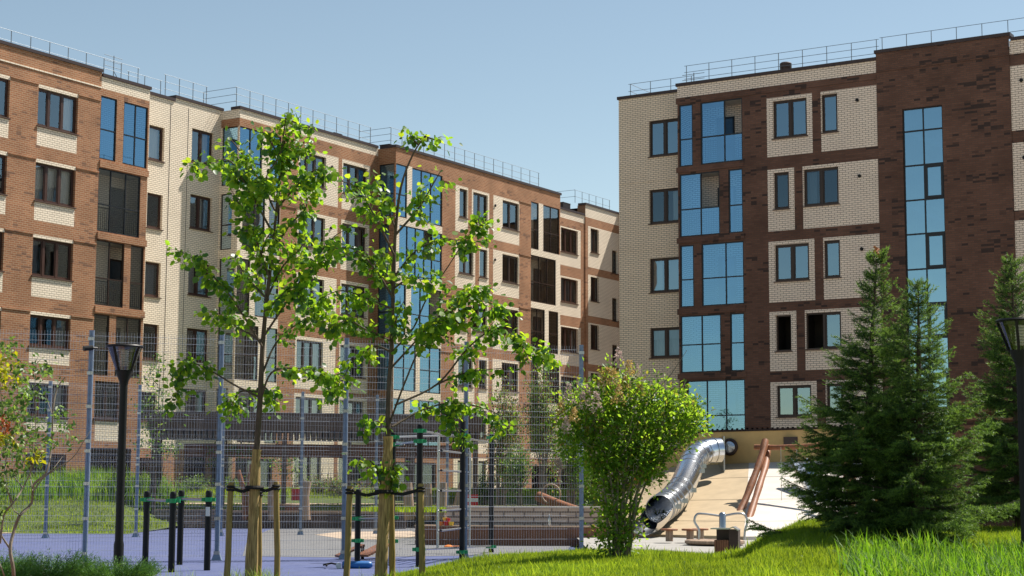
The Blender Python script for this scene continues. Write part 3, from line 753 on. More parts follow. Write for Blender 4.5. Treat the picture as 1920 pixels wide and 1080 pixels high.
# stair window
g = MB(); p = MB(); yy = .05; w = .05; zs = [2.6, 4.5, 5.9, 7.3, 8.65, 10.0, 11.39, 12.74, 14.12, 15.5, 16.41]; xm = -21.40
g.box(sx0, sx1, yy, yy + .07, 16.41 - w, 16.41); g.box(sx0, sx1, yy, yy + .07, 2.6, 2.65)
for x in (sx0, xm - w / 2, sx1 - w): g.box(x, x + w, yy + .001, yy + .069, 2.65, 16.36)
for i, z in enumerate(zs[1:-1]):
    g.box(sx0 + w, xm - w / 2, yy + .002, yy + .068, z - .03, z + .03); g.box(xm + w / 2, sx1 - w, yy + .002, yy + .068, z - .03, z + .03)
for i in range(len(zs) - 1):
    a, b = zs[i] + .035, zs[i + 1] - .035
    for k, (x0, x1) in enumerate(((sx0 + w, xm - w / 2), (xm + w / 2, sx1 - w))):
        if k == 1 and i in (1, 3, 5, 7):
            for (u0, u1, v0, v1) in ((x0, x1, b - .09, b), (x0, x1, a, a + .09), (x0, x0 + .09, a + .09, b - .09), (x1 - .09, x1, a + .09, b - .09)):
                g.box(u0, u1, yy - .02, yy + .05, v0, v1)
        t = rnd.uniform(-.006, .006)
        p.quad((x0, yy + .03 + t, a), (x1, yy + .03 - t, a), (x1, yy + .03 - t, b), (x0, yy + .03 + t, b))
sw = g.build('stair_window', M['frameB'], RB); p.build('pane', M['paneS'] if 'paneS' in M else M['paneB'], sw)
st = MB()
st.quad((sx0 - .5, 3, 0), (sx1 + .5, 3, 0), (sx1 + .5, 3, 17), (sx0 - .5, 3, 17)); st.quad((sx0 - .5, .2, 0), (sx0 - .5, 3, 0), (sx0 - .5, 3, 17), (sx0 - .5, .2, 17)); st.quad((sx1 + .5, .2, 0), (sx1 + .5, 3, 0), (sx1 + .5, 3, 17), (sx1 + .5, .2, 17)); st.quad((sx0 - .5, .2, 17), (sx1 + .5, .2, 17), (sx1 + .5, 3, 17), (sx0 - .5, 3, 17))
for z in (11.6, 8.7, 5.8, 14.6): st.bar((sx0 - .4, 1.2, z + 1.2), (sx1 + .4, 1.2, z), 1.0, .16)
st.build('stairwell_interior', M['plaster'], sw)
roof_rail(RB, -35.2, -32.2, 1.6, 18.69, .66, .95, 2, True); roof_rail(RB, -31.9, -23.4, .5, 18.66, .86, 1.0, 3); roof_rail(RB, -23.3, -8, .9, 18.7, .98, 1.0, 2)
roof_vent(RB, -27.5, .9, 18.72, .5, 1); antenna(RB, -31.6, .6, 18.2)
vb = MB()
for x, z in ((-24.07, 17.0), (-24.03, 13.9), (-24.0, 10.95), (-17.5, 17.0), (-17.48, 14.0), (-17.45, 11.0)):
    vb = MB(); vb.tube([(x, -.06, z), (x, .02, z)], .07, 10); vb.build('wall_vent', M['black'], RB)
bk = MB()
for a, b, y, z in ((-35.5, -32.1, y0 + .3, 18.4), (-32.1, -6, .3, 18.4)):
    bk.quad((a, y, z), (b, y, z), (b, 14, z), (a, 14, z)); bk.quad((a, 14, ZB), (b, 14, ZB), (b, 14, z), (a, 14, z))
bk.quad((-23.25, .3, 18.45), (-17.92, .3, 18.45), (-17.92, 10, 18.45), (-23.25, 10, 18.45))
bk.build('roof', M['cap'], RB)
# entrance canopy of dark slats low on the tower
en = MB()
for q in range(7): en.box(-19.9, -15.2, -1.7 + .002 * q, -1.62, 2.5 + q * .3, 2.62 + q * .3, 0)
en.box(-20.0, -15.1, -1.55, -.05, 4.6, 4.75, 0)
for x in (-19.9, -15.3): en.box(x, x + .14, -1.6, -1.46, ZB, 4.58, 0)
en.build('entrance_canopy', M['woodclad'], RB)

# ================================================================ ground
def sheet(name, pts, z, m, kind='structure'):
    g = MB(); g.add([(p[0], p[1], z if len(p) < 3 else p[2]) for p in pts], [tuple(range(len(pts)))])
    return tag(g.build(name, m), kind=kind)
sheet('ground', [(-400, -300), (400, -300), (400, 600), (-400, 600)], -.03, M['earth'])
sheet('court', [(-34, 18), (6, 18), (6, 37), (0, 43), (-1, 61), (-12.2, 60.5), (-15.2, 51.8), (-34, 50)], 0.0, M['blue'])
gp = [gnd(*q) for q in ((487, 1001), (520, 987), (640, 986), (900, 990), (1080, 1012), (1060, 1036), (870, 1042), (640, 1045.5), (455, 1043), (462, 1018))]
sheet('court_patch', [(p[0], p[1]) for p in gp], .004, M['grey'])
bp_ = [gnd(*q) for q in ((590, 1003), (640, 997), (770, 996), (800, 1004), (730, 1012), (650, 1012))]
sheet('court_marking', [(p[0], p[1]) for p in bp_], .008, M['beige'])
sheet('path', [(-34, 50.0), (-15.2, 51.8), (-12.2, 60.5), (-12.9, 60.8), (-15.6, 52.9), (-34, 51.2)], .012, M['beige'])
# paving of the play yard, rising gently towards the slide
sheet('pavement', [(1.6, 27, .004), (14, 27, .004), (14, 48, .27), (1.6, 48, .27)], 0, M['pave'])
sheet('mulch_bed', [(p[0], p[1], .285) for p in [at(1180, 950, 47.6), at(1420, 950, 44.2), at(1420, 950, 47.6), at(1180, 950, 50.5)]], 0, M['mulch'])
# terrace and grass banks in front of the left building
def grid_surface(name, xs, ys, fn, m):
    V = np.array([[x, y, fn(x, y)] for y in ys for x in xs]); nx = len(xs)
    Fc = [[j * nx + i, j * nx + i + 1, (j + 1) * nx + i + 1, (j + 1) * nx + i] for j in range(len(ys) - 1) for i in range(nx - 1)]
    return tag(np_mesh(name, V, np.array(Fc), m, None, None, True), kind='structure')
def sm(a, b, x):
    t = min(1, max(0, (x - a) / (b - a))); return t * t * (3 - 2 * t)
def bank_z(x, y):
    return .02 + 1.15 * sm(52.2, 66, y) * sm(-10.5, -14.5, x) + .12 * math.sin(x * .7) * sm(54, 60, y) * sm(-10.5, -14.5, x)
def terr_z(x, y):
    return .62 + .75 * sm(62.5, 73, y)
grid_surface('grass_bank', np.linspace(-36, -11.5, 40), np.linspace(52.2, 80, 40), lambda x, y: bank_z(x, y) - .02, M['soil'])
grid_surface('terrace', np.linspace(-13.2, 3.5, 20), np.linspace(62.05, 92, 20), terr_z, M['soil'])
sheet('terrace_path', [(-13, 65.6, .80), (3.4, 65.6, .80), (3.4, 67.8, .94), (-13, 67.8, .94)], 0, M['beige'])
# foreground lawn with the mound under the spruces
LP_ = [600, 680, 740, 800, 870, 950, 1040, 1250, 1340, 1390, 1440, 1500, 1560, 1650, 1750, 2050]
LZ = [.0, .02, .10, .19, .312, .39, .436, .466, .412, .45, .68, .84, .87, .77, .74, .74]
LY = [25, 25, 25, 25, 25, 25, 25, 25, 25, 25, 25.5, 27, 27.5, 27.5, 27.5, 27.5]
LB_ = [1.5, 1.5, 1.8, 2, 2.2, 2.2, 2.2, 2.2, 2.2, 2.5, 4, 6, 6.5, 6.5, 6.5, 6.5]
def lawn_z(x, y):
    px = 960 + x / max(y, 6.0) * F
    c = np.interp(px, LP_, LZ); yc = np.interp(px, LP_, LY); b = np.interp(px, LP_, LB_)
    z = c * (1 - sm(yc, yc + b, y))
    if y < yc: z = c * (1 - (.22 + .30 * sm(1380, 1480, px)) * sm(0, 9, yc - y))
    return z + .012 * math.sin(x * 2.3 + y) * min(1, c * 4) - .012
ys = np.concatenate([np.linspace(4, 20, 34), np.linspace(20.2, 35, 60)])
def lawn_grid():
    V = []; pxs = np.linspace(560, 2700, 150)
    for y in ys:
        for p in pxs:
            x = (p - 960) / F * y; V.append((x, y, lawn_z(x, y)))
    n = len(pxs)
    Fc = [[j * n + i, j * n + i + 1, (j + 1) * n + i + 1, (j + 1) * n + i] for j in range(len(ys) - 1) for i in range(n - 1)]
    return tag(np_mesh('lawn', np.array(V), np.array(Fc), M['soil'], None, None, True), kind='structure')
lawn_grid()
sheet('planting_bed', [(-9, 19, .10), (-4.6, 19, .10), (-4.9, 25.2, .03), (-9, 25.6, .03)], 0, M['mulch'])

# ================================================================ fences
ZF = 4.2
FOLD = [.14, .78, 1.42, 2.02, 2.20, 2.84, 3.46, 4.10]
def fence_panel(par, a, b, ztop=ZF):
    """3D welded mesh panel: vertical wires with folded beads, pairs of cross wires at each fold; returns the part"""
    a, b = np.array(a, float), np.array(b, float); d = b - a; Lh = np.linalg.norm(d); d /= Lh
    nrm = np.array([d[1], -d[0], 0]); n = int(Lh / .052)
    prof = [(0.06, 0)]
    for z in FOLD:
        prof += [(z - .055, 0), (z, .05), (z + .055, 0)]
    prof += [(ztop + .03, 0)]
    V = []; Fc = []
    K = len(prof); r = .0026
    tri = [(r, 0), (-r * .5, r * .87), (-r * .5, -r * .87)]
    for i in range(n + 1):
        p = a + d * (Lh * i / n); base = len(V)
        for z, o in prof:
            for q, w in tri:
                c = p + d * q + nrm * (o + w); V.append((c[0], c[1], z))
        for k in range(K - 1):
            for j in range(3):
                Fc.append((base + k * 3 + j, base + k * 3 + (j + 1) % 3, base + (k + 1) * 3 + (j + 1) % 3, base + (k + 1) * 3 + j))
    hz = []
    for z in FOLD: hz += [(z - .055, 0), (z + .055, 0)]
    for q in range(len(FOLD) - 1):
        if FOLD[q + 1] - FOLD[q] > .3: hz += [((FOLD[q] + FOLD[q + 1]) / 2 - .09, 0), ((FOLD[q] + FOLD[q + 1]) / 2 + .11, 0)]
    for z, o in hz:
        base = len(V); rr = .003
        for p in (a, b):
            for q, w in ((rr, 0), (-rr * .5, rr * .87), (-rr * .5, -rr * .87)):
                c = p + nrm * (o - .006 + q); V.append((c[0], c[1], z + w))
        for j in range(3): Fc.append((base + j, base + (j + 1) % 3, base + 3 + (j + 1) % 3, base + 3 + j))
    return np_mesh('mesh_panel', np.array(V), np.array(Fc), M['wire'], par)
def fence_post(par, p, ztop=ZF + .04):
    g = MB(); x, y = p[0], p[1]
    g.box(x - .04, x + .04, y - .04, y + .04, 0.012, ztop); g.box(x - .1, x + .1, y - .09, y + .09, 0, .012)
    g.add([(x - .09, y - .08, .012), (x + .09, y - .08, .012), (x + .09, y + .08, .012), (x - .09, y + .08, .012), (x - .041, y - .041, .16), (x + .041, y - .041, .16), (x + .041, y + .041, .16), (x - .041, y + .041, .16)],
          [(0, 1, 5, 4), (1, 2, 6, 5), (2, 3, 7, 6), (3, 0, 4, 7)])
    g.box(x - .044, x + .044, y - .044, y + .044, ztop, ztop + .02)
    o = g.build('post', M['steel'], par)
    for z in FOLD:
        c = MB(); c.box(x - .055, x + .055, y - .062, y - .041, z - .03, z + .03); c.build('clamp', M['steeld'], o)
    return o
nearA, nearB = np.array([-7.83, 32.1, 0]), np.array([1.41, 34.9, 0])
nst = (nearB - nearA) / 4
nf = empty('wire_fence', nearA, 0, 'tall galvanised wire mesh fence along the near edge of the blue court', 'fence')
for i in range(-2, 5):
    fence_post(nf, nst * i)
    if i < 4: fence_panel(nf, nst * i + np.array([0, -.05, 0]), nst * (i + 1) + np.array([0, -.05, 0]))
farA = np.array([-12.62, 47.3, 0]); fst = np.array([2.12, 1.52, 0])
ff = empty('wire_fence', farA, 0, 'galvanised wire mesh fence along the far edge of the court, before the low brick wall', 'fence')
for i in range(-3, 6):
    fence_post(ff, fst * i)
    if i < 5: fence_panel(ff, fst * i + np.array([0, -.05, 0]), fst * (i + 1) + np.array([0, -.05, 0]))
cam_ = at(171, 652, 31.9); g = MB()
g.tube([cam_ + np.array([.09, .1, 0]), cam_], .025, 6); g.tube([cam_ + np.array([.02, .02, 0]), cam_ + np.array([-.12, -.08, -.02])], .05, 10)
tag(g.build('security_camera', M['black']), 'small black security camera clamped to a fence post beside the lamp', 'camera')

# ================================================================ lamps
def lamp(x, y, z0, ztop, label):
    t = empty('street_lamp', (x, y, z0), 0, label, 'street lamp', 'black garden lamps with conical heads')
    H = ztop - z0
    g = MB(); g.lathe([(.075, 0), (.075, .5), (.063, .56), (.060, H - .58)], 0, 0, 16); g.build('pole', M['black'], t, True)
    h = empty('lamp_head', (0, 0, H)); h.parent = t
    bpy.data.objects.remove(h)
    g = MB()
    g.lathe([(.065, H - .60), (.068, H - .56), (.135, H - .40), (.135, H - .39)], 0, 0, 20)
    for k in range(4):
        a = math.pi / 4 + k * math.pi / 2 + .35
        g.bar((.13 * math.cos(a), .13 * math.sin(a), H - .40), (.262 * math.cos(a), .262 * math.sin(a), H - .045), .022, .03)
    g.lathe([(.20, H - .05), (.275, H - .048), (.285, H - .03), (.27, H - .012), (.12, H)], 0, 0, 28)
    hd = g.build('lamp_head', M['black'], t, True)
    g = MB(); g.lathe([(.128, H - .385), (.255, H - .05)], 0, 0, 28, caps=False); g.build('lamp_glass', M['lampglass'], hd, True)
    g = MB()
    for k in range(7): g.lathe([(.055, H - .33 + k * .036), (.066, H - .315 + k * .036), (.055, H - .30 + k * .036)], 0, 0, 14)
    g.build('lamp_core', M['bulb'], hd, True)
p = gnd(221, 1085); lt = at(238, 646, p[1])
lamp(p[0] + .0, p[1], .0, lt[2], 'black garden lamp rising from the junipers in front of the fence')
lt = at(1912, 597, 20.8); lamp(lt[0], lt[1], lawn_z(lt[0], lt[1]) - .2, lt[2], 'black garden lamp standing in tall grass beside the spruces')

# ================================================================ outdoor gym
def gym_post(par, x, y, h, clamps=(), r=.054, plate=False):
    g = MB(); g.lathe([(r, 0), (r, h - .05), (r * .98, h - .03), (r * .8, h - .008), (r * .35, h)], x, y, 16)
    o = g.build('post', M['black'], par, True)
    for z in clamps:
        c = MB(); c.lathe([(r + .012, z - .035), (r + .012, z + .035)], x, y, 16)
        for s in (-1, 1): c.box(x + s * (r + .01), x + s * (r + .06), y - .025, y + .025, z - .03, z + .03)
        c.build('clamp', M['green'], o, True)
    if plate:
        c = MB(); c.box(x - .035, x + .035, y - r - .008, y - r - .001, h - .42, h - .27); c.build('label_plate', M['white'], o)
def rail(par, name, pts, r, m='steeld'):
    g = MB(); g.tube(pts, r, 10); return g.build(name, M[m], par, True)
b0 = gnd(331, 1065)
pb = empty('parallel_bars', (b0[0], b0[1], 0), 0, 'parallel exercise bars on four black posts with green clamps', 'parallel bars')
q = [gnd(272, 1062) - b0, gnd(321, 1073) - b0, gnd(336.5, 1059) - b0, gnd(388, 1069.5) - b0]
for i, (px, top) in enumerate(((275, 920.5), (324, 921.5), (338, 919), (391, 919.5))):
    h = at(px, top, b0[1] + q[i][1])[2]; gym_post(pb, q[i][0], q[i][1], h, (h - .15,), plate=(i == 3)); q[i][2] = h - .15
rail(pb, 'bar', [q[0], q[1]], .024); rail(pb, 'bar', [q[2], q[3]], .024)

s0 = gnd(785, 1063)
ws = empty('pull_up_station', (s0[0], s0[1], 0), 0, 'pull-up station of four tall black posts with steel bars and a wall ladder', 'exercise frame')
def gp3(px, pyb, pyt):
    g_ = gnd(px, pyb); h = at(px, pyt, g_[1])[2]; return np.array([g_[0] - s0[0], g_[1] - s0[1], h])
P1, P2, P3, P4 = gp3(785, 1063, 795), gp3(734, 1061, 810), gp3(866, 1049, 787), gp3(921, 1036, 812)
gym_post(ws, P1[0], P1[1], P1[2], (P1[2] - .12, P1[2] - .30, .30)); gym_post(ws, P2[0], P2[1], P2[2], (P2[2] - .09, P2[2] - .22, .84, .43))
gym_post(ws, P3[0], P3[1], P3[2], (P3[2] - .30, .14)); gym_post(ws, P4[0], P4[1], P4[2], (P4[2] - .1, .12))
def lift(p, z): return np.array([p[0], p[1], z])
rail(ws, 'bar', [lift(P1, P1[2] - .12), lift(P3 * .1 + P4 * .9, P1[2] - .12)], .02); rail(ws, 'bar', [lift(P2, P2[2] - .09), lift(P3, P3[2] - .30)], .02)
rail(ws, 'bar', [lift(P2, P2[2] - .22), lift(P1, P1[2] - .30)], .02); rail(ws, 'bar', [lift(P1, .30), lift(P4, .14)], .02)
dd = (P3 - P1); dd[2] = 0
a0, a1 = P1 + dd * .41, P1 + dd * 1.2
lad = MB(); lad.tube([lift(a0, .28), lift(a0, P1[2] - .16)], .022, 10); lad.tube([lift(a1, .22), lift(a1, P1[2] - .16)], .022, 10)
lo = lad.build('ladder', M['steeld'], ws, True)
for k, py in enumerate((845, 882, 920, 957, 995)):
    z0_ = at(818, py, s0[1] + a0[1])[2]
    rail(lo, 'rung', [lift(a0, z0_), lift(a0, z0_) + np.array([.06, -.05, 0]), lift(a1, z0_) + np.array([-.06, -.05, 0]), lift(a1, z0_)], .02)
l0 = gnd(670, 1055)
lp = empty('low_bar', (l0[0], l0[1], 0), 0, 'short black post with green clamps carrying two low steel bars', 'exercise bar')
h = at(670, 917, l0[1])[2]; gym_post(lp, 0, 0, h, (.80, .40))
e_ = P2 + s0 - l0
rail(lp, 'bar', [(0, 0, .80), (e_[0] - .075, e_[1], .84)], .02); rail(lp, 'bar', [(0, 0, .40), (.07, .1, .40)], .02)
# sit-up bench
c0 = gnd(690, 1048)
sb = empty('sit_up_bench', (c0[0], c0[1], 0), 0, 'brown sit-up bench with a bent backboard behind the short black post', 'bench')
def rel(px, py, Y): return at(px, py, Y) - c0 * np.array([1, 1, 0])
Y = c0[1]
g = MB(); g.bar(rel(632, 1043, Y - .1), rel(680, 1022, Y + .1), .30, .04); g.build('board', M['woodclad'], sb)
g = MB(); g.bar(rel(678, 1042, Y - .3), rel(735, 1014, Y + .5), .30, .04); g.build('board', M['woodclad'], sb)
g = MB(); g.bar(rel(680, 1025, Y), (rel(680, 1025, Y)[0], rel(680, 1025, Y)[1], 0), .06); g.bar(rel(733, 1016, Y + .4), (rel(733, 1016, Y + .4)[0], rel(733, 1016, Y + .4)[1], 0), .06); g.build('legs', M['black'], sb)
# toy scooter lying on the court
k0 = gnd(668, 1066)
sc = empty('kick_scooter', (k0[0], k0[1], 0), .08, 'blue toy scooter lying on the blue court beside the staked tree', 'scooter')
g = MB(); g.tube([(-.24, 0, .06), (-.22, 0, .06), (.2, 0, .06), (.25, 0, .065), (.27, 0, .07)], [.045, .065, .065, .05, .03], 12); g.build('deck', M['mat'], sc, True)
g = MB(); g.tube([(-.30, -.05, .05), (-.30, .0, .05)], .05, 14); g.build('wheel', M['white'], sc, True)
g = MB(); g.tube([(-.28, 0, .06), (-.42, -.02, .09), (-.56, -.04, .06)], .016, 8); g.tube([(-.5, -.16, .05), (-.48, .1, .08)], .015, 8); g.build('handlebar', M['black'], sc, True)

# ================================================================ tree stakes and ties
def stakes(tr, pts, Y0, names, tie):
    tops = []
    for (xb, xt, yt, dy), lab in zip(pts, names):
        b = gnd(xb, 1098 - dy * 5); b = np.array([at(xb, 1094, Y0 + dy)[0], Y0 + dy, 0]); t_ = at(xt, yt, Y0 + dy * .8)
        o = empty('tree_stake', b, 0, lab, 'stake', 'round wooden stakes round the young lindens')
        g = MB(); r = .042
        L_ = t_ - b
        g.tube([(0, 0, 0), L_ * .3 + np.array([.01, 0, 0]), L_ * .7, L_ * .985, L_], [r * 1.05, r, r * .98, r * .95, r * .82], 12, True, 0, .03)
        g.build('stake_wood', M['stake'], o, True)
        g = MB(); 
        for z in (.93, .96): g.torus(L_ * z, L_, r * 1.08, .018, 14, 5)
        g.build('strap_loop', M['strap'], o, True)
        tops.append(b + L_ * .945)
    trk, lab = tie
    g = MB()
    for tp in tops:
        m1 = (tp + trk) / 2 - np.array([0, 0, .05])
        g.bar(tp, m1, .012, .045); g.bar(m1, trk, .012, .045)
    g.torus(trk, (0, 0, 1), .105, .03, 16, 6)
    tag(g.build('tie_strap', M['strap']), lab, 'strap', 'black ties holding the young lindens')
T1Y, T2Y = 24.0, 23.4
stakes(1, [(424, 433, 905, -.2), (484, 486, 915, .45), (519, 518, 903, .1)], T1Y,
       ['leaning stake left of the wrapped linden trunk, nearest the parallel bars', 'stake standing close behind the left linden trunk', 'upright stake right of the left linden'],
       (at(477, 914, T1Y), 'black tie strap sagging from two stakes to the left linden'))
stakes(2, [(648, 656, 911, -.1), (735, 733, 903, .45), (791, 789, 907, -.15)], T2Y,
       ['leaning stake just left of the low black post and blue scooter', 'stake half hidden behind the right linden trunk', 'stake at the lawn edge before the tall gym post'],
       (at(720, 922, T2Y), 'black tie strap stretched up to the stake on the lawn edge'))

# ================================================================ play hill and slide
DH = 47.4
def onw(px, py, D=DH):
    d = _ray(px, py); t = D / (d @ dL); q_ = d * t; return np.array([q_[0], q_[1], q_[2] + HC])
M['seam'] = simple('dirty_seam', (.22, .17, .11), .9)
hill = empty('play_hill', (0, 0, 0), 0, 'sand coloured climbing hill with a mustard back wall and white slope', 'play hill')
ZG = .27
wp = [(1098, 968), (1180, 905), (1311, 811), (1480, 806.5), (1640, 801)]
fr = [onw(*q_) for q_ in wp]; th = dL * .16
g = MB()
for i in range(len(fr) - 1):
    a, b = fr[i], fr[i + 1]; a0 = np.array([a[0], a[1], 0]); b0_ = np.array([b[0], b[1], 0])
    g.quad(a0, b0_, b, a); g.quad(a, b, b + th, a + th); g.quad(b0_ + th, a0 + th, a + th, b + th)
g.build('back_wall', M['mustard'], hill)
g = MB()
for i in range(2, len(fr) - 1):
    a, b = fr[i] + np.array([0, 0, .03]), fr[i + 1] + np.array([0, 0, .03]); g.bar(a + th * .5, b + th * .5, .22, .06)
    n = int(np.linalg.norm(b - a) / .16)
    for q_ in range(n): c = a + (b - a) * (q_ + .5) / n + th * .5; g.box(c[0] - .03, c[0] + .03, c[1] - .03, c[1] + .03, c[2] + .03, c[2] + .07)
for i in range(2):
    g.bar(fr[i] + th * .5 + np.array([0, 0, .02]), fr[i + 1] + th * .5 + np.array([0, 0, .02]), .2, .05)
g.build('wall_coping', M['wooddark'], hill)
def slope(pxs, topf, basef, name, m, nr=10):
    g = MB(); G = []
    for px in pxs:
        t_ = onw(px, topf(px), DH - .02); b = gnd(basef(px)[0], basef(px)[1], ZG)
        G.append([t_ + (b - t_) * (k / nr) + np.array([0, 0, -.10 * math.sin(math.pi * k / nr)]) for k in range(nr + 1)] + [b - np.array([0, 0, .3])])
    for i in range(len(G) - 1):
        for k in range(nr + 1): g.quad(G[i][k + 1], G[i + 1][k + 1], G[i + 1][k], G[i][k])
    o = g.build(name, M[m], hill, True)
    for k in (2, 5, 8):
        s = MB(); s.tube([q_[k] + np.array([0, 0, .001]) for q_ in G], .007, 4, False); s.build('seam', M['seam'], o)
    return o
tf = lambda px: np.interp(px, [1095, 1180, 1259, 1404, 1640], [970, 917, 875, 868, 861])
bf = lambda px: (np.interp(px, [1095, 1404, 1640], [1060, 1394, 1640]), np.interp(px, [1095, 1180, 1330, 1404, 1640], [990, 1000, 1004, 1006, 1003]))
slope(np.linspace(1095, 1404, 24), tf, bf, 'sand_slope', 'tan'); slope(np.linspace(1404.2, 1640, 14), tf, bf, 'white_slope', 'whitec')
nW = -dL
c_ = onw(1368.5, 838, DH - .06)
g.torus(c_, nW, .21, .05, 28, 8); ph = g.build('porthole', M['cap'], hill, True)
g = MB(); g.add([c_ + .2 * (math.cos(a) * nL + math.sin(a) * np.array([0, 0, 1])) + nW * (.02 * math.cos(3 * a)) for a in np.linspace(0, 2 * math.pi, 25)[:-1]] + [c_ + nW * .07], [(i, (i + 1) % 24, 24) for i in range(24)]); g.build('mirror', M['chrome'], ph, True)
g = MB(); g.torus(onw(1202, 895, DH - .08), nW, .2, .035, 24, 8); g.build('ring', M['orange'], hill, True)
g = MB(); 
for q_ in ((1476, 832, 14), ): 
    c2 = onw(1482, 832, DH - .05); g.box(c2[0] - .2, c2[0] + .2, c2[1] - .08, c2[1] + .02, c2[2] - .2, c2[2] + .2)
g.build('hatch', M['cap'], hill)

bx = MB(); e_ = onw(1352, 846, DH - .5); bx.box(e_[0] - .02, e_[0] + .02, e_[1] - .75, e_[1] + .5, e_[2] - .6, e_[2] + .42); bx.build('slide_flange', M['steeld'], hill)
ts = empty('tube_slide', at(1290, 950, 48.5) * np.array([1, 1, 0]) + np.array([0, 0, ZG]), 0, 'shiny steel tube slide bending down the sand coloured hill', 'slide')
o0 = np.array(ts.location)
def tp(px, py, Y): return at(px, py, Y) - o0
def smooth(pts, n=6):
    P = [np.array(p_, float) for p_ in pts]; P = [2 * P[0] - P[1]] + P + [2 * P[-1] - P[-2]]; out = []
    for i in range(1, len(P) - 2):
        for k in range(n):
            t = k / n; a, b, c, d = P[i - 1], P[i], P[i + 1], P[i + 2]
            out.append(.5 * (2 * b + (c - a) * t + (2 * a - 5 * b + 4 * c - d) * t * t + (3 * b - a - 3 * c + d) * t ** 3))
    out.append(P[-2]); return out
def even(P, n):
    P = np.array(P)
    for it in range(6): P[1:-1] = P[1:-1] * .5 + (P[:-2] + P[2:]) * .25
    s = np.concatenate([[0], np.cumsum(np.linalg.norm(np.diff(P, axis=0), axis=1))]); t = np.linspace(0, s[-1], n)
    Q = np.stack([np.interp(t, s, P[:, k]) for k in range(3)], 1)
    for it in range(3): Q[1:-1] = Q[1:-1] * .5 + (Q[:-2] + Q[2:]) * .25
    return list(Q)
ax = smooth([tp(1350, 844, 49.9), tp(1337, 843, 49.9), tp(1318, 846, 49.7), tp(1301, 860, 49.1), tp(1291, 885, 48.0), tp(1280, 912, 46.7), tp(1265, 933, 45.4), tp(1249, 947, 44.5), tp(1237, 955, 43.6)], 6)
ax = even(ax, 34)
RT = .352
g = MB(); g.tube(ax, RT, 32, False); g.build('tube', M['chrome'], ts, True)
g = MB(); g.tube(ax, RT - .012, 24, False); g.build('tube_inside', M['chrome'], ts, True)
for k in (1, 3, 5, 7, 9, 11, 20, 23, 26, 28, 30, 32, 33):
    if k < len(ax):
        g = MB(); tdir = ax[min(k + 1, len(ax) - 1)] - ax[max(k - 1, 0)]
        g.torus(ax[k], tdir, RT + .004, .014, 32, 6)
        if k in (9, 11, 20, 26, 30):
            sd = np.cross(tdir / np.linalg.norm(tdir), np.array([0, 0, 1])); sd /= np.linalg.norm(sd)
            cc = ax[k] + sd * (RT + .03) if (sd[0] > 0) else ax[k] - sd * (RT + .03)
            g.box(cc[0] - .05, cc[0] + .05, cc[1] - .06, cc[1] + .04, cc[2] - .06, cc[2] + .06)
        g.build('flange', M['steeld'], ts, True)
# open run-out
g = MB(); e0, e1 = ax[-1], tp(1207, 984, 42.3); dirr = e1 - e0; dirr[2] *= .75
V = []; nn = 14; ns = 8
for i in range(ns + 1):
    c = e0 + dirr * (i / ns); c[2] -= .06 * math.sin(math.pi * i / ns)
    side_ = np.cross(dirr / np.linalg.norm(dirr), (0, 0, 1)); side_ /= np.linalg.norm(side_)
    lo_ = -.15 + .3 * (i / ns)
    for j in range(nn + 1):
        a = math.pi + lo_ + (math.pi - 2 * lo_) * j / nn
        V.append(c + side_ * RT * math.cos(a) + np.array([0, 0, 1]) * RT * math.sin(a))
g.add(V, [(i * (nn + 1) + j, i * (nn + 1) + j + 1, (i + 1) * (nn + 1) + j + 1, (i + 1) * (nn + 1) + j) for i in range(ns) for j in range(nn)])
g.build('chute', M['chrome'], ts, True)
g = MB()
for k in (31, 27):
    c = ax[min(k, len(ax) - 1)]; g.box(c[0] - .035, c[0] + .035, c[1] - .035, c[1] + .035, 0, max(.05, c[2] - RT))
g.box(e1[0] - .03, e1[0] + .03, e1[1] - .03, e1[1] + .03, 0, .12)
g.build('support', M['cap'], ts)

# log swing frame
sw0 = at(1420, 950, 46.5) * np.array([1, 1, 0]) + np.array([0, 0, ZG])
sg = empty('log_swing', sw0, 0, 'rustic swing frame of curved red brown logs before the white slope', 'swing frame')
def lg(pts, r, name='log'):
    g = MB(); P = smooth([at(*q_) - sw0 for q_ in pts], 4); g.tube(P, [r * (1 + .08 * math.sin(i * 1.7)) for i in range(len(P))], 14); return g.build(name, M['wood'], sg, True)
lg([(1435, 826, 46.6), (1426, 862, 46.2), (1410, 905, 45.7), (1392, 950, 45.2), (1372, 988, 44.6)], .095); lg([(1439, 838, 47.0), (1436, 870, 46.2), (1424, 910, 45.2), (1410, 955, 44.4), (1393, 1008, 43.3)], .09)
lg([(1415, 838.5, 46.8), (1470, 839, 46.4), (1530, 836, 46.0), (1592, 836, 45.6)], .075, 'beam')
lg([(1580, 826, 45.6), (1600, 905, 45.8), (1625, 990, 46)], .095); lg([(1578, 832, 45.4), (1590, 910, 44.6), (1606, 1000, 44.0)], .09)
def swing(px0, px1, pys, Y, lab):
    a, b = at(px0, pys, Y), at(px1, pys, Y + .1)
    o = empty('swing', (a + b) / 2, 0, lab, 'swing', 'swings hanging from the log frame')
    m = (a + b) / 2
    g = MB(); g.bar(a - m, b - m, .2, .035); g.build('seat', M['black'], o)
    for c in (a, b):
        ztop = at(px0, 838, Y)[2]
        g = MB(); g.tube([c - m, np.array([c[0], c[1], ztop]) - m], .008, 5); g.build('chain', M['steeld'], o)
swing(1466, 1496, 977, 46.2, 'swing with a flat black seat hanging before the white slope')
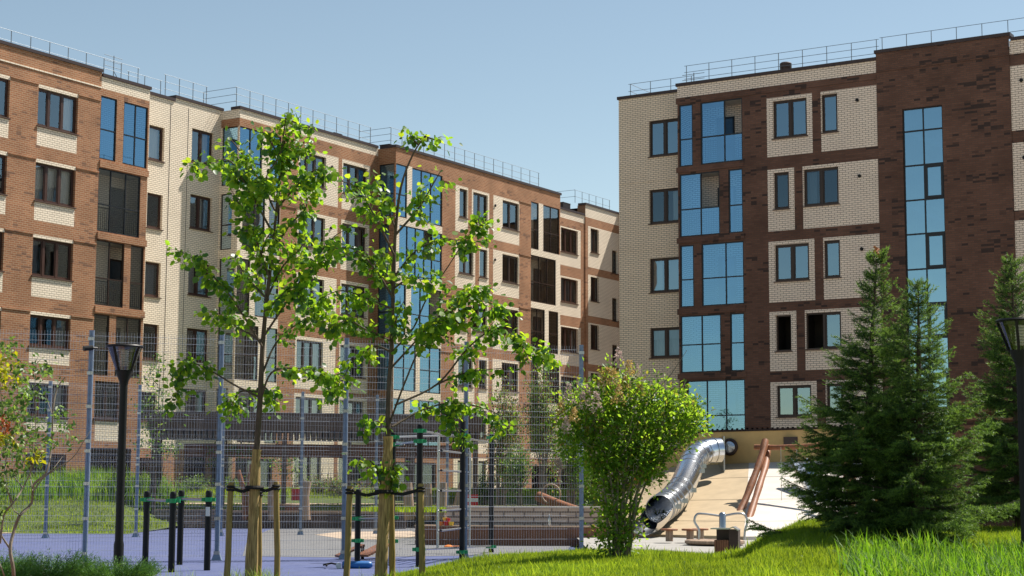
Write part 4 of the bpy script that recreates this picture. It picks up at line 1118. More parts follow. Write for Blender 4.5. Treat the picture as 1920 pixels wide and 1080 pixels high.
# open metal slide behind the spruce
m0 = at(1520, 950, 47) * np.array([1, 1, 0]) + np.array([0, 0, ZG])
ms_ = empty('metal_slide', m0, 0, 'open steel chute slide on the white slope, half hidden by spruce branches', 'slide')
A_, B_ = at(1498, 868, 48.0) - m0, at(1545, 950, 45.8) - m0; g = MB(); sd = np.cross(B_ - A_, (0, 0, 1)); sd /= np.linalg.norm(sd)
g.quad(A_ - sd * .22, A_ + sd * .22, B_ + sd * .22, B_ - sd * .22)
for s in (-1, 1): g.bar(A_ + sd * .22 * s + np.array([0, 0, .07]), B_ + sd * .22 * s + np.array([0, 0, .07]), .04, .14)
g.build('chute', M['chrome'], ms_)
g = MB(); g.box(B_[0] - .2, B_[0] - .12, B_[1] - .04, B_[1] + .04, 0, B_[2]); g.build('support', M['steeld'], ms_)

# carousel and stools
c0 = at(1340, 1022, 38.5); zc = .15
cr = empty('carousel', (c0[0], c0[1], zc), 0, 'small playground carousel with bent steel handrails behind the litter bin', 'carousel')
g = MB(); g.lathe([(.62, .02), (.66, .05), (.66, .10), (.60, .12), (.05, .125)], 0, 0, 32); g.build('platform', M['woodpale'], cr, True)
zt_ = at(1355, 961, 38.5)[2] - zc; pxm = 38.5 / F
g = MB(); g.lathe([(.075, .12), (.075, zt_ - .03), (.05, zt_), (.02, zt_ + .01)], 15 * pxm, 0, 14); g.build('post', M['steeld'], cr, True)
g = MB(); g.tube(smooth([(15 * pxm, 0, zt_ - .08), (-20 * pxm, 0, zt_ - .03), (-33 * pxm, 0, zt_ - .05), (-37 * pxm, 0, zt_ - .2), (-29 * pxm, 0, zt_ - .38), (-29 * pxm, 0, .12)], 5), .026, 10); g.build('handrail', M['steeld'], cr, True)
g = MB(); g.tube(smooth([(15 * pxm, 0, zt_ - .08), (42 * pxm, 0, zt_ - .02), (56 * pxm, 0, zt_ - .05), (61 * pxm, 0, zt_ - .2), (57 * pxm, 0, zt_ - .38), (55 * pxm, 0, .12)], 5), .026, 10); g.build('handrail', M['steeld'], cr, True)
for i, (px, py, lab) in enumerate(((1255, 1015, 'mushroom stool standing alone in front of the tube slide mouth'), (1294, 1015, 'mushroom stool beside the carousel platform, next to its twin'), (1313, 1014, 'mushroom stool behind the bent carousel handrail'))):
    z = .20; q_ = gnd(px, py, z)
    o = empty('stool', q_, 0, lab, 'stool', 'mushroom stools by the carousel')
    g = MB(); g.lathe([(.085, 0), (.085, .24)], 0, 0, 14); g.build('leg', M['woodpale'], o, True)
    g = MB(); g.lathe([(.18, .24), (.195, .25), (.195, .275), (.18, .285)], 0, 0, 20); g.build('seat', M['wood'], o, True)
# litter bin
q_ = at(1364, 1030, 29.5)
lb = empty('litter_bin', (q_[0], q_[1], .0), -.25, 'brown litter bin with slatted front and flat metal roof at the lawn edge', 'bin')
hb = at(1364, 990, 29.5)[2]
g = MB(); g.box(.045, .20, -.16, .16, .03, hb - .02); g.box(-.20, .045, .12, .16, .03, hb - .02); g.build('side_panel', M['cap'], lb)
g = MB()
for k in range(6): g.box(-.20 + k * .041, -.165 + k * .041, -.17, -.14, .06, hb - .20)
g.box(-.2, .04, -.139, .119, .06, hb - .2); g.build('slatted_front', M['woodclad'], lb)
g = MB(); g.add([(-.26, -.2, hb), (.05, -.2, hb), (.12, -.2, hb + .03), (.21, -.2, hb - .03), (-.26, .2, hb), (.05, .2, hb), (.12, .2, hb + .03), (.21, .2, hb - .03)] + [(-.26, -.2, hb - .02), (.05, -.2, hb - .02), (.12, -.2, hb + .01), (.21, -.2, hb - .05)], [(0, 1, 5, 4), (1, 2, 6, 5), (2, 3, 7, 6), (8, 9, 1, 0), (9, 10, 2, 1), (10, 11, 3, 2)]); g.build('roof', M['steeld'], lb)

# ================================================================ round seating wall, logs and small things
def arcwall(name, cx, cy, r0, r1, a0, a1, z0, z1, m, par=None, n=40):
    g = MB(); V = []
    for i in range(n + 1):
        a = a0 + (a1 - a0) * i / n; s, c = math.sin(a), -math.cos(a)
        for r, z in ((r1, z0), (r1, z1), (r0, z1), (r0, z0)): V.append((cx + r * s, cy + r * c, z))
    Fc = [(i * 4 + k, (i + 1) * 4 + k, (i + 1) * 4 + (k + 1) % 4, i * 4 + (k + 1) % 4) for i in range(n) for k in range(4)] + [(0, 1, 2, 3), (n * 4 + 3, n * 4 + 2, n * 4 + 1, n * 4)]
    g.add(V, Fc); return g.build(name, m, par)
M['ringbrick'] = brick('big_pale_brick', (.52, .44, .37), (.44, .37, .31), (.17, .14, .12), bw=.46, rh=.135, ms=.02)
rw = empty('seating_wall', (.55, 48.2, 0), 0, 'curved pale brick seating wall with a brown wooden bench front', 'seating wall')
arcwall('brick_ring', 0, 0, 5.0, 5.3, R(-24), R(23), 0, .90, M['ringbrick'], rw); arcwall('brick_cap', 0, 0, 4.97, 5.34, R(-24), R(23), .903, .95, M['whitec'], rw)
arcwall('bench_front', 0, 0, 5.32, 5.85, R(-30), R(25), 0, .44, M['woodclad'], rw); arcwall('bench_top', 0, 0, 5.31, 5.9, R(-30), R(25), .443, .475, M['woodpale'], rw)
arcwall('earth_fill', 0, 0, .1, 4.96, R(-24), R(23), 0, .78, M['soil'], rw)
logs = [(768, 905, 980, .14, 4, 'pale leaning log post, first of the row above the seating wall'), (793, 912, 960, .13, -5, 'second standing log of the row, mostly behind a gym post'), (801, 907, 958, .13, 0, 'upright standing log right of the black gym post'), (826, 905, 958, .155, -2, 'broadest standing log, between the ladder rails'), (853, 905, 960, .14, -13, 'standing log leaning to the right behind the ladder')]
for px, pt, pb_, r, tilt, lab in logs:
    Yl = 49.5; a = at(px, pb_ + 8, Yl); b = at(px, pt, Yl); a[2] = .5; h = b[2] - a[2]
    o = empty('log_post', a, 0, lab, 'log post', 'standing logs behind the seating wall')
    s = math.tan(R(-tilt)) * -h if False else math.tan(R(tilt)) * -h
    g = MB(); g.tube([(0, 0, 0), (s * .5, 0, h * .5), (s, 0, h)], [r * 1.1, r, r * .93], 14, True, 0, .04); g.build('log', M['woodpale'], o, True)
for px, pt, pb_, r, lab in ((459, 882, 978, .09, 'thin crooked red brown log before the far fence'), (470, 870, 978, .11, 'tall straight log post beside the crooked one'), (573, 902, 968, .17, 'thick grey log post left of the far fence post'), (510, 900, 968, .12, 'pale log post behind the right stake of the left linden')):
    Yl = 60.5; a = at(px, pb_, Yl); b = at(px, pt, Yl)
    o = empty('log_post', (a[0], a[1], .3), 0, lab, 'log post', 'log posts of the small play corner')
    g = MB(); h = b[2] - .3; g.tube([(0, 0, 0), (-.06, 0, h * .6), (.02 if r > .1 else -.28, 0, h)], [r * 1.05, r, r * .95], 12, True, 0, .05); g.build('log', M['wood' if r < .12 else 'woodpale'], o, True)
# leaning log with ring
a, b = at(1010, 931, 50.5), at(1105, 966, 49.0)
o = empty('balance_log', (a[0], a[1], 0), 0, 'long log slanting down with a metal ring on its upper part', 'balance log')
g = MB(); z_ = np.array([a[0], a[1], 0]); P = [a - z_, (a + b) / 2 - z_ + np.array([0, 0, -.03]), b - z_]; g.tube(smooth(P, 4), .15, 14); g.build('log', M['wood'], o, True)
g = MB(); g.torus(at(1033, 926, 50.0) - z_, (0.1, 1, 0), .27, .025, 24, 6); g.build('ring', M['woodpale'], o, True)
g = MB(); g.box(-.05, .05, -.05, .05, 0, a[2] - .1); g.build('support', M['wooddark'], o)
# things left on the bench
q_ = at(1030, 983, 42.55); zb_ = .475
o = empty('bottle', (q_[0], q_[1], zb_), 0, 'clear plastic bottle standing on the curved bench', 'bottle')
g = MB(); g.lathe([(.035, 0), (.04, .02), (.04, .17), (.034, .2), (.013, .25), (.013, .27)], 0, 0, 14); g.build('bottle_body', M['bottle'], o, True)
g = MB(); g.lathe([(.015, .27), (.015, .29)], 0, 0, 12); g.build('cap', M['white'], o, True)
q_ = at(835, 984, 42.7)
o = empty('toy', (q_[0], q_[1], zb_), 0, 'heap of red, orange and yellow sand toys on the curved bench', 'toy')
for k, (dx, dz, r, m) in enumerate(((-.12, 0, .075, 'orange'), (.02, 0, .09, 'red'), (.14, 0, .07, 'yellow'), (.0, .1, .07, 'yellow'), (.07, .1, .06, 'red'))):
    g = MB(); g.lathe([(r * .7, dz), (r, dz + r * 1.2), (r * 1.08, dz + r * 1.25)], dx, (k % 2) * .05, 14); g.build('sand_mould', M[m], o, True)
q_ = at(820, 984, 42.8); o = tag(None or empty('cup', (q_[0], q_[1], zb_), 0, 'small turquoise cup on the bench beside the sand toys', 'cup'))
M['turq'] = simple('turquoise_plastic', (.05, .35, .38), .4)
g = MB(); g.lathe([(.03, 0), (.042, .12), (.044, .125)], 0, 0, 14); g.build('cup_body', M['turq'], o, True)
q_ = gnd(841, 1027)
tag_o = empty('toy', (q_[0], q_[1], .004), 0, 'flat orange toy lying on the ground below the ladder', 'toy')
g = MB(); g.lathe([(.10, 0), (.11, .03), (.05, .06), (.02, .065)], 0, 0, 12); g.build('dish', M['orange'], tag_o, True)
g = MB(); g.tube([(.1, 0, .03), (.26, .02, .03)], .018, 6); g.build('handle', M['orange'], tag_o, True)
q_ = at(881, 953, 52)
o = empty('barrier', (q_[0], q_[1], .5), 0, 'red and white striped barrier board behind the seating wall', 'barrier')
for k in range(4):
    g = MB(); z_ = .28 + .0 + k * .11 - .0; g.box(-.24, .24, -.03, .03, z_, z_ + .108); g.build('stripe', M['red' if k % 2 else 'white'], o)
g = MB(); g.box(-.22, -.16, -.028, .028, 0, .279); g.box(.16, .22, -.028, .028, 0, .279); g.build('legs', M['white'], o)

# ================================================================ low walls and pergola before the left building
a, b = at(292, 950, 61.0), at(432, 950, 61.3)
g = MB(); d_ = b - a; d_[2] = 0
M['lowbrick'] = brick('weathered_low_brick', (.30, .22, .18), (.22, .16, .13), (.12, .10, .09), bw=.3, rh=.11, ms=.02)
g.bar((a[0], a[1], .33), (b[0], b[1], .33), .3, .62); tag(g.build('retaining_wall', M['lowbrick']), 'low weathered brick retaining wall at the back of the blue court', 'wall')
a, b = at(434, 950, 61.0), at(762, 950, 61.4)
pl = empty('planter', (a[0], a[1], 0), 0, 'long dark wooden planter edging behind the far fence', 'planter')
L_ = np.linalg.norm((b - a)[:2])
g = MB(); g.box(0, L_, -.15, .15, 0, .52); g.build('planter_front', M['wooddark'], pl); g = MB(); g.box(-.03, L_ + .03, -.2, .2, .523, .60); g.build('planter_top', M['woodpale'], pl)
pg0 = at(272, 950, 62.6)
pg = empty('pergola', (pg0[0], pg0[1], 0), .13, 'long dark wooden pergola in front of the sunlit brown building', 'pergola')
W_ = 12.2
zf0, zf1 = at(400, 806, 63)[2], at(400, 773, 63)[2]
g = MB(); g.box(0, W_, 0, .06, zf0, zf1); g.box(0, W_, 3.0, 3.06, zf0, zf1); g.box(0, .06, .061, 2.999, zf0, zf1); g.box(W_ - .06, W_, .061, 2.999, zf0, zf1); g.build('fascia', M['woodclad2'] if 'woodclad2' in M else M['wooddark'], pg)
g = MB()
for k in range(58): x = .15 + k * (W_ - .3) / 57; g.box(x - .075, x + .075, .08, 2.98, zf0 - .30, zf0 + .02)
g.build('slats', M['wooddark'], pg)
g = MB(); g.box(.07, W_ - .07, .07, 2.99, zf0 + .03, zf0 + .06); g.build('roof_board', M['wooddark'], pg)
for k in range(6):
    x = .25 + k * (W_ - .5) / 5
    for y in (.12, 2.8):
        g = MB(); g.box(x - .09, x + .09, y, y + .18, 0, zf0 - .302); g.build('post', M['wooddark'], pg)
g = MB(); g.box(1.2, W_ - .4, 2.2, 2.26, 2.55, 3.05); g.build('screen_board', M['woodclad'], pg)
q_ = at(549, 955, 62.2)
tb = empty('table', (q_[0], q_[1], .60), 0, 'small round orange brown table behind the far fence post', 'table')
ht = at(549, 948, 62.2)[2] - .6
g = MB(); g.lathe([(.5, ht), (.52, ht + .03), (.5, ht + .06)], 0, 0, 24); g.build('tabletop', M['woodpale'], tb, True); g = MB(); g.lathe([(.28, -.05), (.3, ht)], 0, 0, 16); g.build('leg', M['orangewood'] if 'orangewood' in M else M['wood'], tb, True)
q_ = at(560, 932, 63.5)
bk_ = empty('bucket', (q_[0], q_[1], q_[2] - .12), 0, 'red play bucket hanging left of the thick grey log', 'bucket')
g = MB(); g.box(-.26, .26, -.1, .1, 0, .42); g.build('bucket_body', M['red'], bk_); g = MB(); g.tube([(-.26, 0, .42), (-.2, 0, .6), (.2, 0, .6), (.26, 0, .42)], .015, 6); g.build('handle', M['black'], bk_)

# ================================================================ vegetation
HEART = [(0, 0, 0), (.28, .40, .05), (.68, .36, .0), (1, 0, -.10), (.68, -.36, .0), (.28, -.40, .05), (.5, 0, -.05)]
HEARTF = [(0, 6, 2, 1), (6, 3, 3, 2), (0, 5, 4, 6), (6, 4, 3, 3)]
HEARTF = [(0, 6, 1), (1, 6, 2), (2, 6, 3), (3, 6, 4), (4, 6, 5), (5, 6, 0)]
OVAL = [(0, 0, 0), (.5, .27, .04), (1, 0, -.08), (.5, -.27, .04)]
OVALF = [(0, 3, 2), (0, 2, 1)]
def rv(n): return unit(NR.normal(size=(n, 3)))
def polyline(pts, step):
    pts = [np.array(p, float) for p in pts]; out = []; tt = []
    L = [np.linalg.norm(pts[i + 1] - pts[i]) for i in range(len(pts) - 1)]; tot = sum(L); acc = 0
    for i in range(len(L)):
        n = max(1, int(L[i] / step))
        for k in range(n):
            out.append(pts[i] + (pts[i + 1] - pts[i]) * k / n); tt.append((acc + L[i] * k / n) / tot)
        acc += L[i]
    return np.array(out), np.array(tt), tot

def linden(base, Y0, trunk, wrap_to, branches, label, seed, dens=1.0):
    rg = np.random.default_rng(seed)
    o = empty('linden_tree', base, 0, label, 'tree', 'young staked lindens')
    b = np.array(base, float)
    tr = [at(x, y, Y0 + dy) - b for x, y, dy in trunk]; tr[0] = np.array([tr[0][0], tr[0][1], 0.0])
    trs = smooth(tr, 4); n = len(trs)
    rad = [.054 * (1 - .93 * (i / (n - 1)) ** .8) + .004 for i in range(n)]
    g = MB(); g.tube(trs, rad, 10, True, 0, .04); tk = g.build('trunk', M['bark'], o, True)
    g = MB(); wz = [p for p in trs if p[2] < wrap_to] ; m = len(wz)
    g.tube(wz + [wz[-1] + (trs[m] - wz[-1]) * .5], [.084 - .022 * i / m + .006 * math.sin(i * 2.1) for i in range(m + 1)], 16, True, 0, .07); g.build('trunk_wrap', M['wrap'], o, True)
    brm = MB(); LPs, LX, LS = [], [], []
    def leaves_on(P, T, tot, density, spread, tmin):
        nn = max(3, int(tot * density * dens))
        idx = rg.integers(0, len(P), nn * 2); idx = idx[T[idx] >= tmin][:nn]
        if len(idx) == 0: return
        k = len(idx)
        off = rg.normal(size=(k, 3)) * spread * np.array([1, 1, .62]); off[:, 2] -= spread * .35
        off *= (0.55 + .6 * T[idx])[:, None]
        LPs.append(P[idx] + off)
        x = unit(off + rg.normal(size=(k, 3)) * .06 + np.array([0, 0, -.055])); LX.append(x); LS.append(rg.uniform(.052, .112, k))
    for br in branches:
        pts = [at(x, y, Y0 + dy) - b for x, y, dy in br[0]]; d = br[1]; tm = br[2] if len(br) > 2 else .22
        ps = smooth(pts, 5); k = len(ps)
        r0 = .015 if d > 40 else .012
        brm.tube(ps, [r0 * (1 - .85 * i / (k - 1)) + .002 for i in range(k)], 6, True)
        P, T, tot = polyline(ps, .03)
        leaves_on(P, T, tot, d, .10, tm)
        # twigs
        for q in range(int(tot * 6)):
            i = rg.integers(int(len(P) * tm), len(P)); dirv = unit((P[min(i + 3, len(P) - 1)] - P[max(0, i - 3)])[None])[0]
            t = unit((dirv * .7 + rg.normal(size=3) * .75 + np.array([0, 0, -.05]))[None])[0]; Lt = rg.uniform(.14, .34)
            tw = [P[i], P[i] + t * Lt * .5, P[i] + t * Lt + np.array([0, 0, -.05])]
            brm.tube(tw, [.005, .004, .002], 4, False)
            P2, T2, t2 = polyline(tw, .03); leaves_on(P2, T2, t2, 46, .05, .2)
    brm.build('branches', M['bark'], o, True)
    P, X, S = np.concatenate(LPs), np.concatenate(LX), np.concatenate(LS)
    N = unit(rg.normal(size=P.shape) * .75 + np.array([.25, -.15, .8]))
    mi = rg.choice(3, len(P), p=[.52, .24, .24])
    scatter('foliage', HEART, HEARTF, P, X, N, S, [M['lin1'], M['lin2'], M['lin3']], o, mi)
    return len(P)

B1 = at(470, 1094, 24.0); B1[2] = 0
linden(B1, 24.0, [(470, 1094, 0), (478, 900, 0), (487, 760, 0), (493, 640, .05), (505, 520, .1), (518, 400, .1), (527, 300, .05), (535, 222, 0)], 1.95, [
    ([(487, 745, 0), (440, 722, -.1), (385, 690, -.2), (345, 682, -.25), (332, 745, -.28)], 60, .45),
    ([(487, 735, 0), (450, 735, .2), (428, 770, .3)], 50, .5),
    ([(492, 650, 0), (455, 590, -.2), (420, 540, -.3), (372, 492, -.4), (338, 470, -.45)], 62, .3),
    ([(492, 640, 0), (440, 610, .3), (400, 585, .4)], 50, .4),
    ([(500, 560, 0), (460, 515, .35), (440, 480, .5)], 60, .3),
    ([(513, 440, .1), (480, 380, -.1), (450, 330, -.2), (428, 300, -.3), (385, 305, -.4), (366, 304, -.4)], 62, .25),
    ([(518, 400, .1), (488, 340, .3), (440, 270, .4), (425, 262, .4)], 60, .3),
    ([(505, 520, .1), (480, 450, -.2), (462, 405, -.3), (430, 350, -.4)], 56, .35),
    ([(527, 300, .05), (505, 262, -.1), (490, 245, -.2)], 75, .1),
    ([(535, 222, 0), (552, 228, .1), (578, 240, .1)], 85, 0),
    ([(524, 330, .05), (536, 250, 0), (534, 215, 0)], 95, .1),
    ([(524, 330, .05), (550, 290, .2), (575, 262, .3)], 80, .2),
    ([(520, 390, .1), (555, 350, -.2), (590, 318, -.3), (606, 330, -.35)], 72, .25),
    ([(510, 470, .1), (545, 420, .3), (575, 385, .4), (560, 330, .4)], 66, .3),
    ([(495, 630, 0), (535, 570, -.2), (575, 510, -.4), (620, 450, -.5), (648, 430, -.5)], 62, .35),
    ([(500, 560, .1), (530, 500, .3), (560, 470, .45), (575, 445, .5)], 62, .3),
    ([(492, 700, 0), (520, 640, .25), (570, 600, .4), (620, 590, .5)], 56, .4),
    ([(490, 745, 0), (508, 700, -.2), (545, 690, -.3), (600, 700, -.4), (628, 735, -.5)], 46, .35),
    ([(489, 720, 0), (505, 735, .2), (512, 752, .3)], 110, .2),
    ([(505, 520, 0), (490, 480, .1), (505, 440, 0), (520, 460, -.2)], 70, .1),
    ([(498, 590, 0), (520, 560, -.3), (545, 545, -.4), (570, 560, -.5)], 66, .2),
    ([(530, 270, 0), (520, 300, -.2), (500, 330, -.3), (505, 370, -.3)], 60, .1),
], 'young linden with a straw wrapped trunk, the left and slightly taller of two', 3, 1.45)
B2 = at(713, 1094, 23.4); B2[2] = 0
linden(B2, 23.4, [(713, 1094, 0), (721, 930, 0), (727, 850, 0), (728, 760, 0), (735, 640, .05), (738, 520, .1), (742, 430, .1), (752, 350, 0), (775, 288, -.05), (800, 252, -.05)], 2.0, [
    ([(728, 800, 0), (760, 715, -.1), (790, 650, -.15), (845, 585, -.25), (905, 540, -.3), (925, 590, -.3)], 58, .42),
    ([(740, 760, 0), (820, 720, .2), (880, 650, .3), (935, 615, .35), (985, 645, .4), (1030, 672, .4)], 66, .45),
    ([(735, 660, 0), (775, 615, .2), (800, 560, .3), (840, 500, .4), (880, 440, .45), (920, 410, .45)], 30, .72),
    ([(738, 560, 0), (700, 500, -.2), (660, 465, -.3), (612, 470, -.35)], 66, .25),
    ([(737, 580, 0), (690, 560, .2), (640, 545, .3), (600, 560, .35)], 70, .25),
    ([(740, 480, .1), (705, 410, -.2), (672, 355, -.3), (636, 338, -.35)], 50, .4),
    ([(742, 430, .1), (720, 370, .2), (700, 325, .3)], 55, .3),
    ([(742, 440, .1), (785, 390, -.1), (815, 340, -.2), (828, 318, -.2)], 50, .35),
    ([(738, 520, .1), (780, 470, .2), (820, 452, .25)], 60, .3),
    ([(738, 540, .1), (775, 520, -.3), (825, 525, -.35)], 60, .3),
    ([(785, 272, 0), (770, 255, 0), (805, 262, 0)], 70, .2),
    ([(795, 256, -.05), (815, 262, -.1), (826, 268, -.1)], 60, .2),
    ([(735, 640, 0), (690, 620, -.3), (650, 600, -.4), (620, 625, -.45)], 60, .25),
    ([(735, 660, 0), (700, 650, .3), (660, 680, .4), (640, 720, .4)], 44, .35),
    ([(733, 690, 0), (770, 650, -.4), (815, 600, -.5), (860, 565, -.6)], 60, .35),
    ([(735, 800, 0), (790, 770, .3), (850, 755, .4), (920, 770, .5), (965, 800, .55)], 56, .3),
    ([(790, 760, .3), (840, 780, .3), (870, 830, .3)], 40, .4),
    ([(728, 800, 0), (708, 790, -.2), (686, 798, -.25)], 50, .4),
    ([(721, 930, 0), (700, 870, -.1), (675, 862, -.15)], 60, .4),
    ([(722, 920, 0), (735, 880, .1), (740, 862, .1), (742, 900, .1)], 60, .2),
    ([(738, 540, .1), (720, 500, .3), (720, 460, .4)], 70, .2),
    ([(735, 640, 0), (745, 590, -.3), (760, 560, -.4)], 60, .2),
    ([(845, 585, -.25), (870, 610, -.25), (930, 580, -.2)], 66, .2),
    ([(820, 720, .2), (870, 700, .2), (940, 690, .2)], 44, .2),
], 'young linden with a straw wrapped trunk, the right one with wider branches', 5, 1.3)

# ---- spruces: whorled branches, side shoots, needles
NEED = [(0, -.095, 0), (0, .095, 0), (1, 0, .04)]
def spruce(px, pyb, pyt, Y, rmax, label, seed, zb=None, lean=0.0, pw=.82):
    rg = np.random.default_rng(seed)
    b = at(px, pyb, Y); b[2] = lawn_z(b[0], b[1]) if zb is None else zb
    H = at(px, pyt, Y)[2] - b[2]
    o = empty('spruce', b, 0, label, 'spruce', 'spruces on the grass mound')
    g = MB(); g.tube([(0, 0, -.1), (lean * .3, 0, H * .4), (lean * .7, .02, H * .75), (lean, 0, H)], [.085, .055, .028, .006], 10, True, 0, .05); g.build('trunk', M['bark'], o, True)
    bm = MB(); segA, segB, tips = [], [], []
    z = .22
    while z < H * .985:
        f = z / H
        R_ = rmax * (1 - f) ** pw * (1.0 if f > .12 else .72 + f * 2.3)
        nb = 7 if f < .7 else 5
        a0 = rg.uniform(0, 6.28)
        for k in range(nb):
            a = a0 + 6.283 * k / nb + rg.uniform(-.3, .3); Lb = max(.10, R_ * rg.uniform(.45, 1.3))
            if rg.random() < (.16 if f < .35 else .06): Lb *= 1.4
            zz = z + rg.uniform(-.05, .05)
            rise = -.10 + .62 * f + rg.uniform(-.10, .10)
            d = np.array([math.cos(a), math.sin(a), 0]); side = np.array([-d[1], d[0], 0])
            n = max(4, int(Lb / .07))
            st = np.array([lean * f, 0, zz])
            P = [st + d * Lb * t + side * .05 * math.sin(t * 3 + a) + np.array([0, 0, Lb * (rise * t - .22 * t * (1 - t) * (1.6 - f) + .13 * t * t)]) for t in np.linspace(0, 1, n + 1)]
            bm.tube(P, [.014 * (1 - .85 * i / n) * (1.1 - f) + .002 for i in range(n + 1)], 4, False)
            for i in range(n):
                t = (i + .5) / n
                if t > .18: segA.append(P[i]); segB.append(P[i + 1]); tips.append(t > .8)
                if t > .12:
                    for s in (-1, 1):
                        for _r in range(2 if rg.random() < .2 else 1):
                            Ls = Lb * .52 * (1 - t) ** .75 * rg.uniform(.5, 1.1) + .06
                            dd = unit((d * rg.uniform(.6, .9) + side * s * rg.uniform(.5, .9) + np.array([0, 0, rg.uniform(-.35, .12) + .15 * f]))[None])[0]
                            q0 = P[i] + (P[i + 1] - P[i]) * rg.random(); q1 = q0 + dd * Ls * .6; q2 = q0 + dd * Ls + np.array([0, 0, -.10 * Ls + .06 * f])
                            segA += [q0, q1]; segB += [q1, q2]; tips += [False, True]
                            if Ls > .2:
                                for s2 in (-1, 1):
                                    e = unit((dd * .8 + np.cross(dd, (0, 0, 1)) * s2 * .6 + np.array([0, 0, -.15]))[None])[0]
                                    for w in (.35, .65):
                                        q3 = q0 + dd * Ls * w; segA.append(q3); segB.append(q3 + e * Ls * .36); tips.append(True)
        z += rg.uniform(.10, .16) * (1.0 if f < .8 else .8)
    bm.build('branches', M['bark'], o, True)
    A_, B_ = np.array(segA), np.array(segB); tp_ = np.array(tips)
    L = np.linalg.norm(B_ - A_, axis=1); cnt = np.maximum(5, (L * 210).astype(int))
    idx = np.repeat(np.arange(len(L)), cnt); u = rg.random(len(idx))[:, None]
    P = A_[idx] + (B_[idx] - A_[idx]) * u
    D = unit(B_[idx] - A_[idx]); X = unit(D * .75 + rg.normal(size=P.shape) * .62 + np.array([0, 0, .12]))
    N = rg.normal(size=P.shape); S = rg.uniform(.030, .050, len(P))
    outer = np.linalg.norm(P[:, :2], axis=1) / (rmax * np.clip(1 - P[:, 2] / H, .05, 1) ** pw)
    mi = ((rg.random(len(P)) < np.where(tp_[idx], .75, .2) * np.clip(outer * 1.2, .2, 1))).astype(int)  # sunlit tone put into the needle colour, more of it towards outer tips
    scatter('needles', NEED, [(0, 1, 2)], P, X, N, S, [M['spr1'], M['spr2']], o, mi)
    if seed == 21:
        g = MB(); 
        for k in range(7): g.tube([(lean + rg.uniform(-.05, .05), rg.uniform(-.04, .04), H - .02 * k), (lean + rg.uniform(-.06, .06), 0, H + .05 - .02 * k)], .018, 5)
        g.build('cones', M['conebrown'], o)
    return len(P)
M['conebrown'] = simple('young_cone', (.45, .17, .06), .7)
ns1 = spruce(1622, 975, 468, 24.7, 1.34, 'left of two tallest spruces, its tip with orange brown cones', 21, None, .25, .98)
ns2 = spruce(1726, 985, 528, 23.9, 1.08, 'dense spruce standing close on the right of the tallest one', 22, None, .05, .66)
ns3 = spruce(1912, 985, 478, 27.6, 1.0, 'spruce cut by the right picture edge, behind the garden lamp', 23, .8, 0, .62)

# ---- leafy shrubs
def shrub(name, base, blobs, nstem, label, cat, seed, mats, probs, leaf, count, group=None, stems=True, stemr=.014, flowers=None, shape=(OVAL, OVALF), up=.5):
    """several stems from one base and leaves gathered in clumps inside the given blobs (local x, y, z, rx, ry, rz)"""
    rg = np.random.default_rng(seed); base = np.array(base, float)
    o = empty(name, base, 0, label, cat, group)
    bl = np.array(blobs, float)
    if stems:
        g = MB()
        for k in range(nstem):
            q = bl[k % len(bl)]; e = q[:3] + rg.normal(size=3) * q[3:6] * .45
            s = np.array([rg.normal() * .07, rg.normal() * .07, -.05]); m = s + (e - s) * .45 + np.array([(s - e)[0] * .12, 0, .12 * e[2]])
            P = smooth([s, m, e], 5); g.tube(P, [stemr * (1.3 - 1.1 * i / len(P)) for i in range(len(P))], 6, False)
            for q2 in range(4):
                i = rg.integers(len(P) // 2, len(P) - 1); t = rg.normal(size=3) * .25; g.tube([P[i], P[i] + t * .6 + np.array([0, 0, .1]), P[i] + t + np.array([0, 0, .25])], [stemr * .5, stemr * .35, .003], 4, False)
        g.build('stems', M['barkg'], o, True)
    vol = bl[:, 3] * bl[:, 4] * bl[:, 5]; n_ = rg.choice(len(bl), count // 14, p=vol ** .62 / (vol ** .62).sum())
    cd_ = unit(rg.normal(size=(len(n_), 3))); rr = rg.random(len(n_)) ** .42
    C0 = bl[n_, :3] + cd_ * bl[n_, 3:6] * rr[:, None]
    idx = np.repeat(np.arange(len(C0)), 14)
    P = C0[idx] + rg.normal(size=(len(idx), 3)) * leaf * 1.35
    cen = bl[n_, :3][idx]; outw = unit(P - cen)
    X = unit(outw * .7 + rg.normal(size=P.shape) * .6 + np.array([0, 0, up - .3])); N = unit(rg.normal(size=P.shape) * .7 + np.array([.2, -.1, .8]))
    S = rg.uniform(.6, 1.25, len(P)) * leaf
    mi = rg.choice(len(mats), len(P), p=probs)
    keep = P[:, 2] > .02
    scatter('foliage', shape[0], shape[1], P[keep], X[keep], N[keep], S[keep], [M[m] for m in mats], o, mi[keep])
    if flowers:
        for (x, y, z, h, m) in flowers:
            nn = 130; t = rg.random(nn); a = rg.random(nn) * 6.28; r = (1 - t) * h * .33 + .01
            P = np.stack([x + r * np.cos(a), y + r * np.sin(a), z + t * h], 1) + rg.normal(size=(nn, 3)) * .008
            scatter('blossom', OVAL, OVALF, P, rv(nn), rv(nn), rg.uniform(.026, .044, nn), [M[m]], o)
    return o
def loc(px, py, Y, b): return at(px, py, Y) - b
YB = 23.3
lb_ = at(1160, 1032, YB); lb_[2] = lawn_z(lb_[0], lb_[1]) - .03
def bb(px, py, dy, rx, rz, ry=None):
    p = loc(px, py, YB + dy, lb_); return (p[0], p[1], p[2], rx * YB / F, (ry or rx) * YB / F, rz * YB / F)
fl = []
rgf = np.random.default_rng(77)
